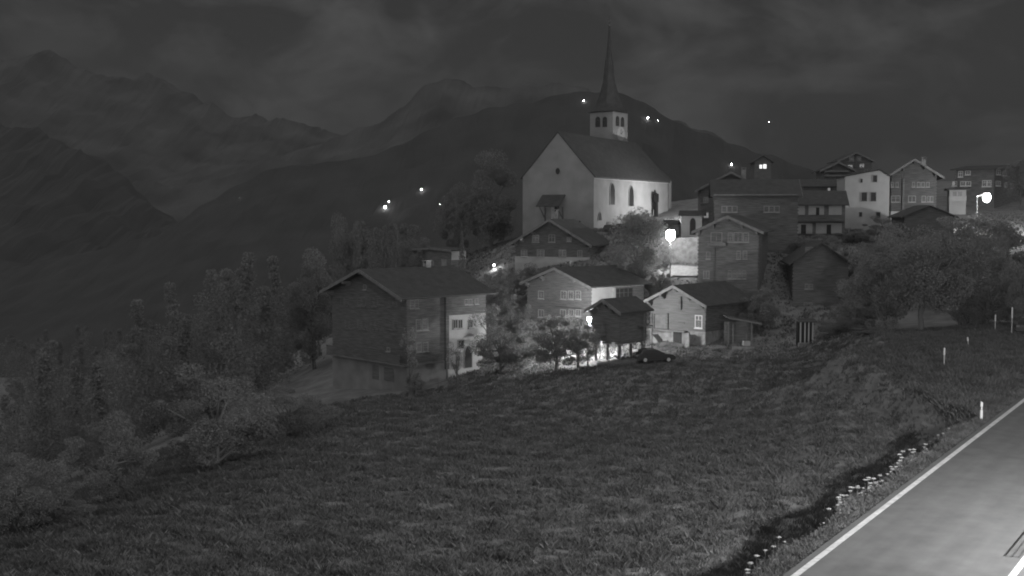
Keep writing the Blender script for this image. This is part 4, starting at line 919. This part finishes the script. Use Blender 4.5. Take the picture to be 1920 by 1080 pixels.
# ------------------------------------------------------------------ trees
def leaf_cloud(centres, radii, n, size, seed, squash=0.8, droop=0.0):
    g = np.random.default_rng(seed); k = len(centres); idx = g.integers(0, k, n)
    v = g.normal(size=(n, 3)); v /= np.linalg.norm(v, axis=1)[:, None]
    rr = np.asarray(radii)[idx] * (0.45 + 0.6 * g.random(n) ** 0.6)
    c = np.asarray(centres)[idx] + v * rr[:, None] * np.array([1, 1, squash])
    a = g.normal(size=(n, 3)); a /= np.linalg.norm(a, axis=1)[:, None]
    b = np.cross(a, g.normal(size=(n, 3))); b /= np.linalg.norm(b, axis=1)[:, None]
    sz = size * (0.6 + 0.8 * g.random(n))[:, None]
    p = np.stack([c - a * sz * 0.9, c - b * sz * 0.45, c + a * sz * 0.9, c + b * sz * 0.45], 1).reshape(-1, 3)
    return p
def mesh_from_quads(name, p, m):
    n = len(p) // 4; me = bpy.data.meshes.new(name)
    me.vertices.add(len(p)); me.vertices.foreach_set('co', p.astype(np.float32).ravel())
    me.loops.add(4 * n); me.loops.foreach_set('vertex_index', np.arange(4 * n, dtype=np.int32))
    me.polygons.add(n); me.polygons.foreach_set('loop_start', np.arange(0, 4 * n, 4, dtype=np.int32)); me.polygons.foreach_set('loop_total', np.full(n, 4, np.int32))
    me.update(); me.validate(); me.materials.append(m); return me
def proto(kind, seed):
    """unit tree: 1 m tall, crown about 1 m wide; returns (trunk mesh, crown mesh)"""
    g = random.Random(seed); tb = MB(); cs = []; rs = []
    if kind == 'conifer':
        tb.tube([(0, 0, -0.04), (0, 0, 0.9)], [0.022, 0.004], 6)
        pts = []
        for i in range(15):
            z = 0.10 + 0.86 * i / 14; rad = 0.42 * (1 - (z - 0.08) / 0.95) + 0.02
            for j in range(7):
                a = j * 0.9 + i * 0.5 + g.random() * 0.5; l = rad * (0.7 + 0.4 * g.random())
                for q in (0.45, 0.8, 1.0): cs.append((l * q * math.cos(a), l * q * math.sin(a), z - 0.10 * q * l / 0.4)); rs.append(0.05)
        p = leaf_cloud(cs, rs, 4200, 0.022, seed, 0.6); lm = M_leafd
    else:
        if kind == 'broad': th, nb, cw, ch0, lobes = 0.14, 8, 0.40, 0.54, 44
        elif kind == 'tall': th, nb, cw, ch0, lobes = 0.14, 6, 0.27, 0.55, 32
        elif kind == 'bush': th, nb, cw, ch0, lobes = 0.03, 9, 0.43, 0.46, 44
        else: th, nb, cw, ch0, lobes = 0.34, 4, 0.26, 0.66, 12
        lean = g.uniform(-0.03, 0.03)
        tb.tube([(0, 0, -0.05), (lean * 0.5, 0, th * 0.5), (lean, 0.01, th), (lean * 1.5, 0, ch0 + 0.1)], [0.03, 0.024, 0.02, 0.006], 7)
        ez = 1 - ch0
        for i in range(lobes):
            while True:
                x, y, z = g.uniform(-1, 1), g.uniform(-1, 1), g.uniform(-1, 1)
                if 0.15 < x * x + y * y + z * z < 1.0: break
            zz = ch0 + z * ez * (0.92 if z > 0 else min(1.0, (ch0 - th * 0.75) / ez))
            c = (x * cw, y * cw, zz); cs.append(c); rs.append(g.uniform(0.05, 0.15))
            if i < nb * 2:
                s0 = g.uniform(th * 0.6, ch0); tb.tube([(lean, 0, s0), ((c[0] + lean) * 0.5, c[1] * 0.5, (s0 + zz) * 0.5 + 0.03), c], [0.012, 0.008, 0.003], 5)
        n, sz = {'broad': (24000, 0.0110), 'tall': (22000, 0.010), 'bush': (26000, 0.0105), 'sparse': (1500, 0.02)}[kind]
        p = leaf_cloud(cs, rs, n, sz, seed); lm = M_leafp if kind == 'sparse' else M_leaf
    tm = bpy.data.meshes.new('trunk_' + kind); tm.from_pydata(tb.v, [], tb.f); tm.update(); tm.materials.append(M_bark)
    return tm, mesh_from_quads('crown_' + kind, p, lm)
PROTO = {k: [proto(k, 11 * i + s) for s in range(n)] for i, (k, n) in enumerate((('broad', 3), ('tall', 2), ('bush', 3), ('conifer', 1), ('sparse', 1)))}
TREES = {}
def tree(label, px, py, Y, top, wpx, kind, group='village trees', name=None, k=0, rz=None, cat='tree'):
    p = P(px, py, Y); zg = gz(p[0], p[1]); h = P(px, top, Y)[2] - zg; w = wpx / FPX * Y
    r = empty(name or ('bush' if kind == 'bush' else 'tree'), (p[0], p[1], zg)); tag(r, label, 'bush' if kind == 'bush' and name is None else cat, group)
    tm, cm = PROTO[kind][k % len(PROTO[kind])]; sc = w / {'broad': 0.84, 'tall': 0.62, 'bush': 0.9, 'conifer': 0.8, 'sparse': 0.68}[kind]
    a = rz if rz is not None else random.uniform(0, 6.28)
    for nm, me in (('trunk', tm), ('crown', cm)):
        o = bpy.data.objects.new(nm, me); COL.objects.link(o); o.parent = r; o.scale = (sc, sc, h); o.rotation_euler = (0, 0, a)
    return r
tree('pale leafy tree in front of the left chalet annexe', 938, 702, 132, 566, 130, 'bush', name='tree')
tree('round dark tree with clear trunk in front of the middle house', 1042, 706, 128, 586, 116, 'broad', k=1)
tree('dark tree hiding the left foot of the black storehouse', 1084, 700, 129, 598, 80, 'broad', k=2)
tree('slender sapling just right of the round dark tree', 1102, 698, 129, 640, 36, 'sparse')
tree('leafy lit tree with pointed top in front of the church wall', 1194, 568, 159, 386, 104, 'tall')
tree('bush lit from behind at the right of the leafy lit tree', 1238, 545, 158, 480, 60, 'bush')
tree('shrub beside the chalet below the church', 1000, 540, 162, 492, 80, 'bush', k=1)
tree('shrub lit by the lane lamp left of the middle house', 935, 572, 160, 498, 66, 'bush', k=2)
tree('low shrub behind the short rail fence', 968, 610, 148, 548, 56, 'bush')
tree('dark shrub between the left chalet and the middle house', 905, 640, 143, 570, 50, 'bush', k=1)
tree('dense dark bush in front of the right street lamp', 1848, 480, 172, 398, 120, 'bush', k=1)
tree('dark bush below the small white annexe', 1790, 480, 170, 402, 110, 'bush', k=0)
tree('shrubs in front of the plain white house', 1655, 470, 180, 402, 84, 'bush', group='village shrubs')
tree('shrub at the foot of the low plastered house', 1600, 478, 176, 432, 80, 'bush', k=1)
tree('dark shrub below the low plastered house', 1530, 470, 168, 436, 90, 'bush', k=2)
tree('large dark tree left of the trunk group on the right slope', 1655, 650, 134, 436, 150, 'bush', k=1, name='tree')
tree('largest dark tree with visible trunks on the right slope', 1725, 650, 126, 415, 190, 'broad', k=0)
tree('dark tree right of the largest one on the right slope', 1815, 632, 131, 400, 170, 'bush', k=2, name='tree')
tree('dark tree behind the largest one on the right slope', 1765, 600, 150, 398, 150, 'bush', k=0, name='tree')
tree('dark tree below the plain white house', 1640, 560, 158, 430, 130, 'bush', k=2, name='tree')
tree('low dark tree beside the unlit black chalet', 1600, 640, 142, 520, 110, 'bush', k=0, name='tree')
tree('tall dark tree behind the marker stakes', 1885, 612, 140, 396, 140, 'tall', k=1)
tree('low dark tree behind the tallest marker stake', 1850, 640, 128, 520, 120, 'bush', k=1, name='tree')
tree('paler bushy tree at the right edge above the car', 1915, 622, 122, 480, 80, 'broad', k=1)
tree('tall tree on the skyline at the right picture edge', 1912, 420, 210, 290, 56, 'tall')
tree('tall dark tree left of the church', 920, 448, 208, 282, 100, 'tall', k=1)
tree('lower dark tree left of the tall church tree', 862, 460, 212, 345, 86, 'broad', k=2)
tree('small conifer at the lit end wall', 866, 490, 181, 434, 22, 'conifer')
tree('twin conifer, left of the two behind the left chalet', 722, 520, 186, 420, 36, 'conifer')
tree('twin conifer, right of the two behind the left chalet', 742, 520, 184, 418, 32, 'conifer')
tree('round tree behind the left chalet roof', 655, 540, 190, 394, 78, 'broad', k=0)
tree('broad tree above the left chalet roof', 780, 510, 192, 442, 90, 'broad', k=1)
tree('dark tree on the slope left of the left chalet', 590, 640, 160, 470, 120, 'broad', k=2)
tree('dark shrub right of the log barn', 1422, 612, 145, 538, 80, 'bush', k=1)
tree('shrub behind the lean-to shelter', 1372, 610, 150, 560, 60, 'bush')
tree('dark shrub beside the small post shelter', 1570, 640, 138, 590, 100, 'bush', k=2)
tree('low shrub in front of the trunk group', 1640, 655, 124, 612, 90, 'bush', k=0)
tree('largest foreground bush at the left', 400, 905, 82, 668, 230, 'bush', group='foreground bushes', k=0)
tree('foreground bush left of the largest one', 205, 985, 70, 772, 165, 'bush', group='foreground bushes', k=1)
tree('leftmost foreground bush at the picture edge', 35, 1060, 60, 838, 190, 'bush', group='foreground bushes', k=2)
tree('foreground bush right of the largest one', 548, 850, 92, 716, 150, 'bush', group='foreground bushes', k=2)
tree('low foreground bush between the two left ones', 120, 1060, 62, 905, 150, 'bush', group='foreground bushes', k=0)
tree('small bush at the plinth of the left chalet', 778, 735, 125, 692, 40, 'bush', group='village shrubs', k=1)
tree('slender sapling in front of the annexe', 857, 722, 123, 636, 44, 'sparse')
tree('small climbing shrub on the left chalet side wall', 768, 700, 126.5, 610, 44, 'sparse')
for px, py, Y, nm in ((952, 738, 117, 'wooden tripod guard round the trunk of the pale leafy tree'), (868, 726, 122, 'wooden tripod guard round the slender sapling by the annexe')):
    p = P(px, py, Y); r = empty('tree_guard', (p[0], p[1], gz(p[0], p[1]))); tag(r, nm, 'tree guard', 'tree guards')
    for a in (0.4, 2.5, 4.6):
        MB().tube([(0.55 * math.cos(a), 0.55 * math.sin(a), -0.2), (0.5 * math.cos(a), 0.5 * math.sin(a), 1.5)], 0.05, 5).build('stake', M_wood, r)
    for z in (0.7, 1.3):
        for a, b in ((0.4, 2.5), (2.5, 4.6), (4.6, 6.68)): MB().tube([(0.53 * math.cos(a), 0.53 * math.sin(a), z), (0.53 * math.cos(b), 0.53 * math.sin(b), z)], 0.035, 4).build('rail', M_wood, r)

# the wood on the slope at the left: one mass
g = np.random.default_rng(3); qs = []
for i in range(230):
    Y = g.uniform(140, 620); px = g.uniform(-80, 780) if Y > 200 else g.uniform(-80, 560)
    x = colx(px, Y); zg = gz(x, Y); h = g.uniform(12, 20); w = g.uniform(3.0, 5.0)
    top_py = HOR + (CAMZ - (zg + h)) / Y * FPX
    lim = 385 + 40 * abs(px - 420) / 400
    if top_py < lim: h = max(5.0, h - (lim - top_py) / FPX * Y)
    con = g.random() < 0.45; cs = []; rs = []
    for j in range(16):
        k = j / 15; a = g.uniform(0, 6.28); rad = w * ((1 - k) * 0.8 + 0.05 if con else math.sqrt(max(0, 1 - (2 * k - 1) ** 2)) * 0.8)
        cs.append((x + rad * 0.6 * math.cos(a), Y + rad * 0.6 * math.sin(a), zg + h * (0.1 + 0.85 * k))); rs.append(max(0.8, rad * 0.75))
    qs.append(leaf_cloud(cs, rs, 2600, 0.21, int(g.integers(1e6)), 0.9))
me = mesh_from_quads('woodland', np.concatenate(qs), M_leafd); o = bpy.data.objects.new('woodland', me); COL.objects.link(o)
tag(o, 'dark unlit wood covering the slope at the left', 'wood', kind='stuff')

# ------------------------------------------------------------------ grass
def blades(name, xs, ys, h, lean, width, material, label, seed, nb=4):
    g = np.random.default_rng(seed); n = len(xs); z = ground(xs, ys)
    x = np.repeat(xs, nb) + g.normal(0, 0.09, n * nb); y = np.repeat(ys, nb) + g.normal(0, 0.09, n * nb); z = np.repeat(z, nb) - 0.03
    hh = np.repeat(h, nb) * g.uniform(0.6, 1.25, n * nb); a = g.uniform(0, 2 * math.pi, n * nb); l = lean * hh * g.uniform(0.2, 1.3, n * nb); w = width * g.uniform(0.6, 1.5, n * nb)
    dx, dy = np.cos(a), np.sin(a)
    p0 = np.stack([x - dy * w, y + dx * w, z], 1); p1 = np.stack([x + dy * w, y - dx * w, z], 1)
    m1 = np.stack([x + dx * l * 0.4 + dy * w * 0.7, y + dy * l * 0.4 - dx * w * 0.7, z + hh * 0.65], 1)
    tp_ = np.stack([x + dx * l, y + dy * l, z + hh], 1)
    q = np.stack([p0, p1, m1, tp_], 1).reshape(-1, 3)
    o = bpy.data.objects.new(name, mesh_from_quads(name, q, material)); COL.objects.link(o); tag(o, label, kind='stuff'); return o
def scatter(n, y0, y1, px0, px1, seed, pw=1.5):
    g = np.random.default_rng(seed); Y = y0 + (y1 - y0) * g.random(n) ** pw; px = g.uniform(px0, px1, n); return (px - 960) / FPX * Y, Y
x, y = scatter(125000, 42, 128, -60, 1980, 21, 1.25)
t, n = road_tn(x, y); keep = (n > 1.9 + np.clip((t - TPOST) * 0.3, 0, 8)); x, y, t, n = x[keep], y[keep], t[keep], n[keep]
cl = hash_noise(x * 0.6, y * 0.6, 2.0) + 0.8 * hash_noise(x * 1.9, y * 1.9, 5.0)
hgt = np.clip(0.22 + 0.15 * cl + rng.normal(0, 0.06, len(x)), 0.06, 0.9)
edge = np.clip((n - 2.0) / 2.0, 0.35, 1.0)
blades('meadow_grass', x, y, hgt * edge, 0.7, 0.014, M_grass, 'rough tall meadow grass across the whole field', 22, 6)
msk = (hash_noise(x * 1.3 + 3, y * 1.3, 9.0) + 0.5 * hash_noise(x * 3.1, y * 3.1, 1.0) > 0.28) & (n > 3.5)
hx, hy = x[msk][::2], y[msk][::2]
blades('meadow_herbs', hx, hy, np.clip(0.22 + 0.08 * rng.normal(0, 1, len(hx)), 0.08, 0.4), 0.8, 0.018, M_herb, 'broad-leaved herbs growing in clumps in the meadow', 23, 5)
g = np.random.default_rng(31); t = g.uniform(-12, 95, 26000); n = 0.45 + g.random(26000) ** 1.2 * (1.6 + np.clip((t - TPOST) * 0.6, 0, 14))
q = np.stack([RP0[0] + RD[0] * t + RN[0] * n, RP0[1] + RD[1] * t + RN[1] * n], 1)
blades('verge_grass', q[:, 0], q[:, 1], np.clip(0.10 + 0.12 * (n - 0.45) + g.normal(0, 0.04, len(t)), 0.04, 0.4), 0.6, 0.018, M_grass, 'short grass on the road verge', 32, 4)
# rough grass on the banks between the houses, kept off the lane and the path
x, y = scatter(36000, 124, 215, 840, 1640, 41, 1.0)
line = [P(*a)[:2] for a in ((1085, 668, 131), (1150, 670, 129.5), (1230, 674, 128), (1330, 678, 125), (1450, 682, 121.5), (1560, 682, 119))]
line2 = [P(*a)[:2] for a in ((1225, 500, 163), (1262, 494, 163.5), (1320, 488, 162), (1360, 486, 161))]
ok = np.ones(len(x), bool)
for ln, wd in ((line, 2.3), (line2, 1.7)):
    for a, b in zip(ln[:-1], ln[1:]):
        d = b - a; tt = np.clip(((x - a[0]) * d[0] + (y - a[1]) * d[1]) / (d @ d), 0, 1); ok &= np.hypot(x - a[0] - tt * d[0], y - a[1] - tt * d[1]) > wd
x, y = x[ok], y[ok]
blades('bank_grass', x, y, np.clip(0.24 + 0.16 * hash_noise(x * 0.7, y * 0.7, 4.0) + rng.normal(0, 0.06, len(x)), 0.06, 0.7), 0.8, 0.03, M_grass, 'rough grass on the banks between the village houses', 42, 4)
# umbel flowers along the verge
fl_st, fl_hd = MB(), MB()
g = random.Random(5)
fl_st.tube([(0, 0, -0.05), (0.02, 0, 0.45), (0.03, 0.02, 0.72)], [0.012, 0.009, 0.006], 5)
fl_st.tube([(0.03, 0.02, 0.72), (0.03, 0.02, 0.84)], 0.006, 4)
for i in range(6):
    a = i * 1.05; fl_st.tube([(0.03, 0.02, 0.72), (0.03 + 0.09 * math.cos(a), 0.02 + 0.09 * math.sin(a), 0.85)], 0.004, 4)
hv = [(0.03, 0.02, 0.845)]; hf = []
for i in range(18):
    a = 2 * math.pi * i / 18; rr = 0.13 if i % 3 else 0.06; hv += [(0.03 + rr * math.cos(a), 0.02 + rr * math.sin(a), 0.855 + 0.012 * g.random()), (0.03 + rr * 0.6 * math.cos(a), 0.02 + rr * 0.6 * math.sin(a), 0.885 + 0.01 * g.random())]
hv.append((0.03, 0.02, 0.89))
for i in range(18):
    o1, o2 = 1 + 2 * i, 1 + 2 * ((i + 1) % 18); hf += [(0, o2, o1), (o1, o2, o2 + 1, o1 + 1), (o1 + 1, o2 + 1, 37)]
fl_hd.add(hv, hf)
for z, a in ((0.2, 0.5), (0.33, 2.9), (0.12, 4.6)):
    fl_st.add([(0.01, 0, z), (0.12 * math.cos(a) - 0.03, 0.12 * math.sin(a), z + 0.1), (0.24 * math.cos(a), 0.24 * math.sin(a), z + 0.06), (0.12 * math.cos(a) + 0.03, 0.12 * math.sin(a) + 0.03, z + 0.04)], [(0, 1, 2, 3)])
f0 = fl_st.build('stem', M_leafp); f1 = fl_hd.build('flower_head', M_petal); ms, mh = f0.data, f1.data
bpy.data.objects.remove(f0); bpy.data.objects.remove(f1)
def flower(x, y, s, label, grp):
    r = empty('umbel_flower', (x, y, gz(x, y)), g.uniform(0, 6.28)); r.scale = (s, s, s); tag(r, label, 'wildflower', grp)
    for nm, me in (('stem', ms), ('flower_head', mh)):
        o = bpy.data.objects.new(nm, me); COL.objects.link(o); o.parent = r
for i in range(90):
    t = -3 + 31 * (g.random() if i < 45 else min(1, max(0, g.gauss(0.52, 0.13)))); n = 1.2 + abs(g.gauss(0, 0.8))
    q = rp(t, n); flower(q[0], q[1], g.uniform(0.45, 1.0), 'white umbel flower standing on the dark edge of the road verge', 'white umbel flowers along the verge')

# ------------------------------------------------------------------ night air
hz = bpy.data.materials.new('haze'); hz.use_nodes = True; ht = hz.node_tree; ht.nodes.clear()
pv = nd(ht, 'ShaderNodeVolumePrincipled'); pv.inputs['Color'].default_value = (0.3, 0.3, 0.3, 1); pv.inputs['Density'].default_value = 0.00018; pv.inputs['Density Attribute'].default_value = ''
pv.inputs['Anisotropy'].default_value = 0.0
ho = nd(ht, 'ShaderNodeOutputMaterial'); ht.links.new(pv.outputs[0], ho.inputs['Volume'])
hb = MB().box((-9500, -600, -700), (9500, 11500, 1400)).build('haze', hz); tag(hb, 'thin night haze lying over the whole valley', kind='stuff')
